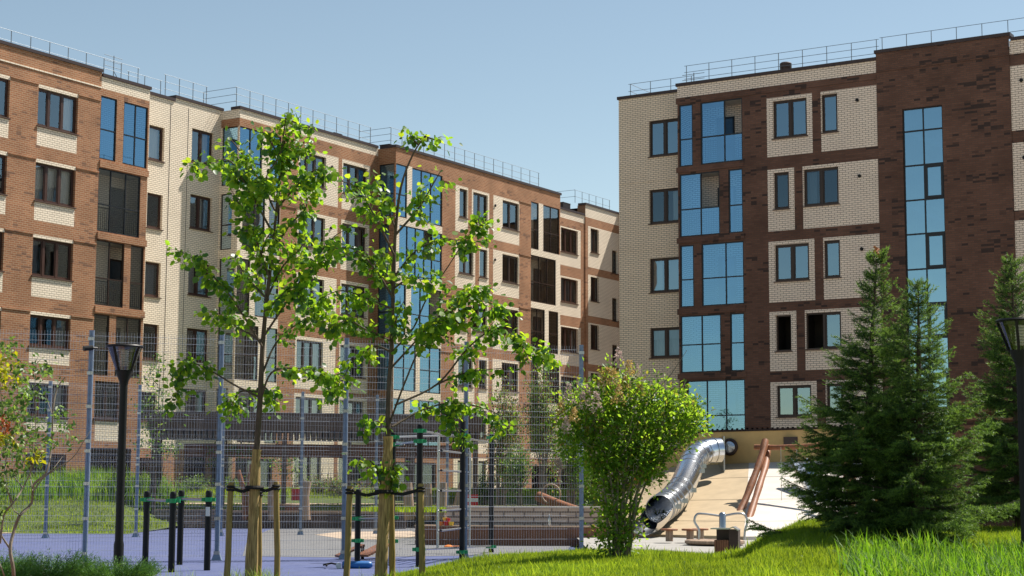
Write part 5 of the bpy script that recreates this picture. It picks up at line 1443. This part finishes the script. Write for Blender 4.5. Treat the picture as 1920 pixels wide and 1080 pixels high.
for px, py in ((1160, 672), (1180, 690), (1140, 700), (1130, 716), (1150, 706), (1195, 704), (1112, 728), (1092, 752), (1066, 742), (1052, 762), (1076, 776), (1118, 758), (1142, 738), (1092, 790), (1062, 800), (1172, 718), (1160, 740), (1048, 790), (1100, 735), (1200, 730), (1130, 790)):
    p = loc(px, py + 14, YB + rgf.uniform(-.7, .1), lb_); fl.append((p[0], p[1], p[2], rgf.uniform(.17, .28), 'flower' if rgf.random() < .35 else 'flower2'))
p = loc(1048, 880, YB - .4, lb_); fl.append((p[0], p[1], p[2], .12, 'flower'))
shrub('lilac_bush', lb_, [bb(1160, 745, 0, 34, 40), bb(1120, 775, -.1, 40, 40), bb(1185, 785, .1, 46, 42), bb(1235, 775, .1, 40, 44), bb(1280, 785, .2, 34, 40), bb(1300, 790, .2, 22, 22), bb(1262, 750, .2, 18, 24), bb(1225, 735, .1, 18, 24), bb(1195, 722, .1, 16, 26), bb(1150, 705, 0, 16, 24), bb(1100, 735, -.1, 18, 26), bb(1068, 765, -.2, 22, 26), bb(1085, 800, -.1, 34, 36), bb(1175, 835, 0, 60, 40), bb(1245, 830, .15, 36, 32), bb(1120, 850, -.1, 44, 36), bb(1070, 830, -.2, 18, 22), bb(1200, 860, 0, 46, 30), bb(1150, 890, 0, 32, 30), bb(1110, 890, -.1, 18, 20), bb(1215, 885, 0, 18, 18), bb(1145, 935, 0, 26, 30), bb(1175, 940, .1, 18, 26), bb(1160, 985, 0, 36, 26), bb(1150, 1012, -.1, 36, 16)],
      16, 'large lilac bush with browned flower heads at the lawn edge beside the tube slide', 'lilac bush', 31, ['lil1', 'lil2', 'lil3'], [.58, .30, .12], .066, 15500, None, True, .017, fl)

# sparse shrub at the left edge, partly bare
YS = 21.0
sh0 = at(27, 1092, YS); sh0[2] = 0.08
o = empty('maple_shrub', sh0, 0, 'sparse shrub with bare twigs and some yellow and rust leaves by the left edge', 'shrub')
def sp(x, y, dy=0): return at(x / 2.455, 640 + y / 2.455, YS + dy) - sh0
g = MB()
for st, r in (([(65, 1110), (60, 1040), (47, 955), (65, 870), (92, 800), (145, 745), (155, 660), (215, 600), (238, 470), (243, 330), (262, 220), (300, 165)], .024), ([(152, 690), (210, 620), (330, 540), (385, 460), (420, 405)], .009), ([(215, 615), (250, 580), (300, 515)], .006), ([(243, 345), (215, 260), (195, 190)], .006), ([(47, 955), (5, 890), (-30, 800)], .014), ([(0, 930), (18, 800), (60, 745), (105, 675), (155, 560), (165, 430), (160, 250), (165, 120)], .014), ([(60, 745), (20, 640), (30, 500), (10, 300), (-10, 100)], .012), ([(105, 675), (60, 600), (110, 500), (150, 400)], .007), ([(92, 800), (60, 770), (40, 700), (25, 560)], .008), ([(30, 1110), (5, 1040), (-20, 985)], .012), ([(150, 690), (140, 600), (150, 470), (130, 330)], .007)):
    P = smooth([sp(x, y, rnd.uniform(-.15, .15)) for x, y in st], 4); g.tube(P, [r * (1.05 - .8 * i / len(P)) for i in range(len(P))], 6, False, 0, .05)
g.build('stems', M['barkg'], o, True)
rg = np.random.default_rng(51); C0, mi = [], []
def clump(x, y, n, spread, m):
    for k in range(n):
        c = sp(x + rg.normal() * spread, y + rg.normal() * spread * .8, rg.uniform(-.5, .5)); C0.append(c); mi.append(m)
for x, y, n, s_, m in ((30, 110, 20, 26, 2), (20, 160, 26, 26, 2), (30, 60, 10, 20, 0), (120, 110, 16, 40, 0), (170, 130, 22, 40, 0), (60, 270, 26, 45, 0), (130, 240, 30, 45, 0), (40, 340, 30, 42, 0), (110, 330, 30, 45, 0), (20, 385, 22, 20, 3), (20, 440, 26, 30, 2), (60, 460, 26, 40, 0), (130, 440, 30, 45, 0), (40, 560, 26, 50, 0), (170, 530, 14, 26, 2), (230, 460, 16, 30, 0), (20, 640, 22, 30, 0), (300, 380, 10, 24, 0), (270, 330, 10, 24, 0), (60, 180, 20, 36, 0), (10, 800, 12, 30, 0), (110, 560, 16, 40, 0), (200, 120, 10, 24, 0), (320, 460, 8, 16, 0), (20, 20, 16, 24, 0)):
    clump(x, y, n, s_, m)
C0 = np.array(C0); mi = np.array(mi); k = 3; P = np.repeat(C0, k, 0) + rg.normal(size=(len(C0) * k, 3)) * .028; mi = np.repeat(mi, k)
X = unit(rg.normal(size=P.shape) * .6 + np.array([.1, -.2, -.35])); N = unit(rg.normal(size=P.shape) * .6 + np.array([.2, -.2, .8]))
mi = np.where(mi == 0, np.where(rg.random(len(mi)) < .4, 1, 0), mi)
scatter('foliage', OVAL, OVALF, P, X, N, rg.uniform(.05, .095, len(P)), [M['shr1'], M['shr2'], M['row1'], M['row2']], o, mi)

# creeping junipers along the bottom left
for i, (x0, x1, py, Yj, lab) in enumerate(((40, 150, 1062, 23.6, 'creeping juniper between the left shrub and the lamp'), (165, 290, 1068, 24.2, 'creeping juniper round the foot of the lamp'), (-60, 50, 1064, 23.0, 'creeping juniper cut by the left picture edge'))):
    b = at((x0 + x1) / 2, 1090, Yj); b[2] = .02; w = (x1 - x0) / 2 * Yj / F
    top = at(0, py, Yj)[2]
    rg = np.random.default_rng(60 + i); n = 420
    o = empty('juniper', b, 0, lab, 'juniper', 'creeping junipers in the planting bed')
    ang = rg.random(n) * 6.28; rad = rg.random(n) ** .5
    S0 = np.stack([np.cos(ang) * rad * w * .7, np.sin(ang) * rad * .9 - .3, np.full(n, .02)], 1)
    D = unit(np.stack([np.cos(ang) * .8, np.sin(ang) * .8, rg.uniform(.35, 1.2, n)], 1)); L = rg.uniform(.55, 1.2, n) * top * 1.75
    m = 46; t = np.tile(np.linspace(.15, 1, m), n); idx = np.repeat(np.arange(n), m)
    P = S0[idx] + D[idx] * (L[idx] * t)[:, None] + rg.normal(size=(n * m, 3)) * .018
    X = unit(D[idx] + rg.normal(size=P.shape) * .5); N = rg.normal(size=P.shape)
    scatter('foliage', NEED, [(0, 1, 2)], P, X, N, rg.uniform(.03, .055, len(P)), [M['jun'], M['shr1']], o, (rg.random(len(P)) < .2).astype(int))
    g = MB()
    for k in range(14): g.tube([S0[k], S0[k] + D[k] * L[k] * .8], .006, 4, False)
    g.build('stems', M['bark'], o)

# ---- grass
BL = [(-.055, 0, 0), (.055, 0, 0), (0, 1, 0)]
def grass_at(name, P, H, lean, mats, probs, seed, width=1.0):
    rg = np.random.default_rng(seed); n = len(P)
    up = unit(np.stack([rg.normal(size=n) * lean, rg.normal(size=n) * lean, np.ones(n)], 1)); side = unit(np.cross(up, rg.normal(size=(n, 3))))
    w = (H * .05 * width + .0022)[:, None]
    V = np.stack([P - side * w, P + side * w, P + up * H[:, None]], 1).reshape(-1, 3)
    Fc = np.arange(n * 3).reshape(n, 3)
    o = np_mesh(name, V, Fc, [M[m] for m in mats], None, rg.choice(len(mats), n, p=probs)); return tag(o, kind='stuff')
rg = np.random.default_rng(91)
n = 380000; Y = 13 + 18.5 * rg.random(n) ** .85; px = rg.uniform(600, 2145, n); X = (px - 960) / F * Y
P = np.array([(x, y, 0) for x, y in zip(X, Y)])
pxs_, ysv = np.linspace(560, 2150, 300), np.linspace(9, 35, 260)
LG = np.array([[lawn_z((p - 960) / F * y, y) for p in pxs_] for y in ysv])
def lawn_v(px, y):
    i = np.clip((y - 9) / 26 * 259, 0, 258.999); j = np.clip((px - 560) / 1590 * 299, 0, 298.999); i0, j0 = i.astype(int), j.astype(int); a, b = i - i0, j - j0
    return LG[i0, j0] * (1 - a) * (1 - b) + LG[i0 + 1, j0] * a * (1 - b) + LG[i0, j0 + 1] * (1 - a) * b + LG[i0 + 1, j0 + 1] * a * b
P[:, 2] = lawn_v(px, Y)
keep = (P[:, 2] > .03) & (rg.random(n) < np.clip(P[:, 2] * 9, .0, 1))
P = P[keep]
Hh = rg.uniform(.035, .085, len(P)) * (1 + .3 * np.sin(P[:, 0] * 3.1) * np.sin(P[:, 1] * 1.7))
long_ = rg.random(len(P)) < .02; Hh[long_] *= 2.0
tag(grass_at('lawn_grass', P, Hh, .42, ['gr1', 'gr2'], [.62, .38], 92), 'short sunlit green lawn grass on the foreground mound', 'grass')
# tall arching grass, lower right
def tall_grass(name, C0, per, hmin, hmax, mats, probs, seed, spread=.14, label=None, wd=.0042):
    rg = np.random.default_rng(seed); n = len(C0) * per
    B = np.repeat(C0, per, 0) + np.concatenate([rg.normal(size=(n, 2)) * spread, np.zeros((n, 1))], 1)
    a = rg.random(n) * 6.283; out = np.stack([np.cos(a), np.sin(a), np.zeros(n)], 1); side = np.stack([-np.sin(a), np.cos(a), np.zeros(n)], 1)
    H = rg.uniform(hmin, hmax, n); bend = rg.uniform(.1, .75, n) * H
    K = 5; V = np.zeros((n, K, 2, 3)); 
    for k in range(K):
        t = k / (K - 1); c = B + out * (bend * t * t)[:, None] + np.array([0, 0, 1.]) * (H * (t - .42 * t ** 3 * (bend / H)))[:, None]
        wk = wd * (1 - t) ** .6 + .0006
        V[:, k, 0] = c - side * wk; V[:, k, 1] = c + side * wk
    b = (np.arange(n) * K * 2)[:, None]; Fc = np.concatenate([b + np.array([2 * k, 2 * k + 1, 2 * k + 3, 2 * k + 2]) for k in range(K - 1)], 0)
    mi = np.tile(rg.choice(len(mats), n, p=probs), K - 1)
    o = np_mesh(name, V.reshape(-1, 3), Fc, [M[m] for m in mats], None, mi); return tag(o, label, 'grass', None, 'stuff')
rg = np.random.default_rng(95); C0 = []
while len(C0) < 210:
    px, Yg = rg.uniform(1590, 1960), rg.uniform(14.8, 21.8)
    C0.append(((px - 960) / F * Yg, Yg, float(lawn_v(np.array([px]), np.array([Yg]))[0]) - .02))
tall_grass('tall_grass', np.array(C0), 30, .22, .50, ['tg1', 'tg2'], [.82, .18], 96, .085, 'tall arching green grass at the foot of the spruces', .0085)
C0 = [at(px, 1094, Yg) * np.array([1, 1, 0]) for px, Yg in ((452, 24.1), (470, 23.8), (488, 24.0), (500, 24.3), (440, 24.2), (460, 23.6), (690, 23.3), (705, 23.1), (728, 23.3), (745, 23.6), (480, 23.5), (515, 24.0), (300, 24.5), (340, 24.2))]
tall_grass('rough_grass', np.array(C0), 40, .1, .34, ['tg2', 'gr1'], [.5, .5], 97, .12, 'thin rough grass growing at the foot of the staked trees', .0028)
# grass of the bank and terrace beyond the court
n = 60000; X = rg.uniform(-30, -11.6, n); Y = rg.uniform(52.6, 72, n); Z = np.array([bank_z(x, y) for x, y in zip(X, Y)]) - .03
tag(grass_at('bank_grass', np.stack([X, Y, Z], 1), rg.uniform(.05, .13, n), .3, ['gr2', 'gr1'], [.5, .5], 98, 2.2), 'mown sunlit grass bank beyond the blue court', 'grass')
n = 45000; X = rg.uniform(-13, 3.4, n); Y = rg.uniform(62.4, 74, n); k_ = ~((Y > 65.5) & (Y < 67.9)); X, Y = X[k_], Y[k_]; Z = np.array([terr_z(x, y) for x, y in zip(X, Y)]) - .02
tag(grass_at('terrace_grass', np.stack([X, Y, Z], 1), rg.uniform(.06, .16, len(X)), .3, ['gr2', 'gr1'], [.6, .4], 99, 2.2), 'bright grass strips on the terrace behind the low wall', 'grass')
C0 = [(x, y, bank_z(x, y)) for x, y in zip(rg.uniform(-27, -12.6, 240), rg.uniform(61, 68, 240))]
tall_grass('meadow_grass', np.array(C0), 34, .5, 1.15, ['tg1', 'tg2'], [.6, .4], 100, .35, 'tall meadow grass along the foot of the sunlit building', .012)
gx = rg.uniform(-4, 4, 16000); gy = rg.uniform(44.5, 52.0, 16000); kk = np.hypot(gx - .55, gy - 48.2) < 4.9
tag(grass_at('ring_grass', np.stack([gx[kk], gy[kk], np.full(kk.sum(), .77)], 1), rg.uniform(.06, .16, kk.sum()), .3, ['gr1', 'gr2'], [.5, .5], 101, 2), 'grass filling the ring behind the seating wall', 'grass')

# ---- shrubs and saplings behind the fences
def bush(px0, px1, pyt, pyb, Y, label, seed, mats, probs, leaf=.09, count=4600, name='shrub', zb=None, cat='shrub', group=None):
    b = at((px0 + px1) / 2, pyb, Y); t_ = at((px0 + px1) / 2, pyt, Y); b[2] = b[2] if zb is None else zb
    w = (px1 - px0) / 2 * Y / F; h = t_[2] - b[2]; rg = np.random.default_rng(seed)
    bl = [(rg.uniform(-.55, .55) * w, rg.uniform(-.4, .4) * w, h * rg.uniform(.35, .78), w * rg.uniform(.35, .6), w * .5, h * rg.uniform(.2, .3)) for k in range(7)] + [(0, 0, h * .7, w * .5, w * .5, h * .3)]
    return shrub(name, b, bl, 9, label, cat, seed, mats, probs, leaf, count, group, True, .03)
G1, G2, G3 = ['shr1', 'shr2'], ['shr3', 'shr2', 'shr1'], ['shr1', 'shr3']
bush(895, 985, 690, 945, 54.5, 'tall bronze leaved shrub right of the gym posts, against the brown facade', 201, G2, [.5, .3, .2], .08, 6000, zb=.6)
bush(975, 1062, 668, 935, 53.0, 'tall loose shrub reaching up to the fence corner post', 202, G2, [.35, .4, .25], .08, 6000, zb=.6)
bush(1030, 1110, 780, 945, 55.0, 'rounded shrub filling the gap left of the lilac bush', 203, G1, [.6, .4], .085, 5000, zb=.6)
bush(935, 1010, 820, 950, 50.4, 'dark green low shrub behind the seating wall', 204, G1, [.85, .15], .08, 2000, zb=.8)
for i, (x0, x1, yt, yb, Yb, lab) in enumerate(((560, 640, 898, 922, 70, 'low bronze bush beside the thick grey log post'), (600, 690, 902, 926, 69, 'low bush right of the grey log post'), (690, 760, 898, 925, 70, 'low bush behind the stakes of the right linden'), (395, 470, 900, 925, 71, 'low bush behind the left linden trunk'), (240, 330, 893, 925, 70, 'low bush behind the first two parallel bar posts'), (330, 400, 898, 925, 71, 'low bush behind the second pair of parallel bar posts'), (880, 940, 885, 930, 66, 'low green bush right of the ladder behind the barrier'))):
    bush(x0, x1, yt, yb + 6, Yb, lab, 210 + i, G2 if i < 3 else G1, [.4, .3, .3] if i < 3 else [.6, .4], .085, 1300, zb=terr_z(0, Yb) - .05, group='low bushes on the terrace')
bush(1262, 1318, 745, 830, 53.5, 'rounded green bush on the hill behind the tube slide', 231, G1, [.8, .2], .1, 2600, zb=2.6)
def sapling(px, pyb, Y, H, clumps, label, seed, r=.04, zb=.5, mats=('shr1', 'shr2')):
    rg = np.random.default_rng(seed); b = at(px, pyb, Y); b[2] = zb
    o = empty('sapling', b, 0, label, 'sapling', 'young trees behind the fences')
    top = np.array([.1, 0, H]); g = MB(); g.tube([(0, 0, 0), (.03, 0, H * .5), top], [r, r * .7, r * .2], 7, True, 0, .04)
    g.build('trunk', M['bark'], o, True); g = MB(); PP = []
    for cx, cy, w, n in clumps:
        c = at(cx, cy, Y + rg.uniform(-.5, .5)) - b; s = np.array([.03, 0, max(.2, min(H, c[2]) - abs(c[0]) * .6)])
        g.tube([s, (s + c) / 2 + np.array([0, 0, .08]), c], [r * .4, r * .25, .004], 5, False)
        PP.append(c + rg.normal(size=(n, 3)) * np.array([w, w, w * .6]) * Y / F)
    g.build('branches', M['bark'], o, True)
    P = np.concatenate(PP); X = unit(rg.normal(size=P.shape) + np.array([0, 0, -.4])); N = unit(rg.normal(size=P.shape) * .7 + np.array([.2, -.2, .8]))
    scatter('foliage', OVAL, OVALF, P, X, N, rg.uniform(.08, .15, len(P)), [M[m] for m in mats], o, (rg.random(len(P)) < .45).astype(int))
sapling(287, 985, 57, 4.6, [(292, 690, 10, 60), (278, 712, 12, 60), (300, 735, 14, 90), (275, 760, 14, 80), (305, 765, 12, 70), (285, 800, 16, 90), (310, 840, 14, 80), (270, 830, 14, 60), (300, 670, 8, 40)], 'slim sapling right of the lamp, its leaves beside a far fence post', 241, .045, .5)
sapling(418, 985, 64, 3.4, [(405, 850, 14, 80), (430, 835, 14, 80), (398, 870, 10, 40), (460, 855, 14, 60), (445, 840, 10, 40)], 'small sapling left of the left linden trunk under the pergola edge', 242, .04, .6)
sapling(528, 960, 66, 3.2, [(525, 840, 14, 70), (545, 845, 12, 60), (535, 870, 16, 100), (550, 885, 14, 60), (520, 865, 14, 80), (560, 880, 8, 30), (540, 860, 14, 60)], 'small leafy sapling between the two lindens under the pergola', 243, .04, .7)
sapling(300, 930, 66, 2.2, [(300, 838, 12, 70), (318, 842, 12, 70), (285, 825, 10, 40)], 'lowest sapling, before the pale wall end of the pergola', 244, .03, .8)

# ---- trees across the path behind the camera: seen in the lower panes of the right building
for i, (x, y, h) in enumerate(((-14, -26, 9.5), (-6, -31, 11.5), (-20, -36, 12.5), (2, -28, 9.0), (-11, -40, 13), (10, -34, 11))):
    o = shrub('tree', (x, y, 0), [(0, 0, h * .62, h * .24, h * .24, h * .32), (h * .1, 0, h * .45, h * .22, h * .2, h * .2), (-h * .12, .5, h * .5, h * .2, h * .2, h * .22)], 5, ('broad green tree, one of the trees reflected in the lower panes of the right building'), 'tree', 300 + i, ['shr1', 'shr2'], [.7, .3], .42, 2600, 'trees reflected in the lower panes', True, .12)

# ================================================================ light, sky, camera
SUN = np.array([.40 * nL + .9165 * dL])[0]
EL = R(55)
sdir = np.array([SUN[0] * math.cos(EL), SUN[1] * math.cos(EL), math.sin(EL)]); sdir /= np.linalg.norm(sdir)
sl = bpy.data.lights.new('sun', 'SUN'); sl.energy = 4.7; sl.angle = R(.5); sl.color = (1, .94, .85)
so = bpy.data.objects.new('sun', sl); COL.objects.link(so)
so.rotation_euler = Vector((-sdir[0], -sdir[1], -sdir[2])).to_track_quat('-Z', 'Y').to_euler()
so.location = (20, 20, 60)
w = bpy.data.worlds.new('World'); scene.world = w; w.use_nodes = True
nt = w.node_tree; bg = nt.nodes['Background']
sk = nt.nodes.new('ShaderNodeTexSky'); sk.sky_type = 'NISHITA'; sk.sun_disc = False
sk.sun_elevation = EL; sk.sun_rotation = math.atan2(sdir[0], sdir[1])
sk.air_density = .85; sk.dust_density = .2; sk.ozone_density = .6
tn = nt.nodes.new('ShaderNodeMix'); tn.data_type = 'RGBA'; tn.blend_type = 'MULTIPLY'; tn.inputs[0].default_value = 1; tn.inputs[7].default_value = (.71, .655, .54, 1)
nt.links.new(sk.outputs[0], tn.inputs[6]); nt.links.new(tn.outputs[2], bg.inputs[0]); bg.inputs[1].default_value = .13
cd = bpy.data.cameras.new('camera'); cd.sensor_width = 36; cd.lens = F / 1920 * 36; cd.clip_end = 3000; cd.clip_start = .1
co = bpy.data.objects.new('camera', cd); COL.objects.link(co)
fw = np.cross(CU, CR) * -1
fwv = np.cross(CU, CR)   # = back vector? checked below
back = np.cross(CR, CU)
co.matrix_world = Matrix(((CR[0], CU[0], back[0], 0), (CR[1], CU[1], back[1], 0), (CR[2], CU[2], back[2], HC), (0, 0, 0, 1)))
scene.camera = co
vs = scene.view_settings; vs.view_transform = 'Standard'; vs.look = 'None'; vs.exposure = .82; vs.gamma = 1; vs.use_curve_mapping = False
scene.cycles.max_bounces = 8; scene.cycles.transparent_max_bounces = 12; scene.cycles.caustics_reflective = False; scene.cycles.caustics_refractive = False
scene.cycles.use_denoising = True
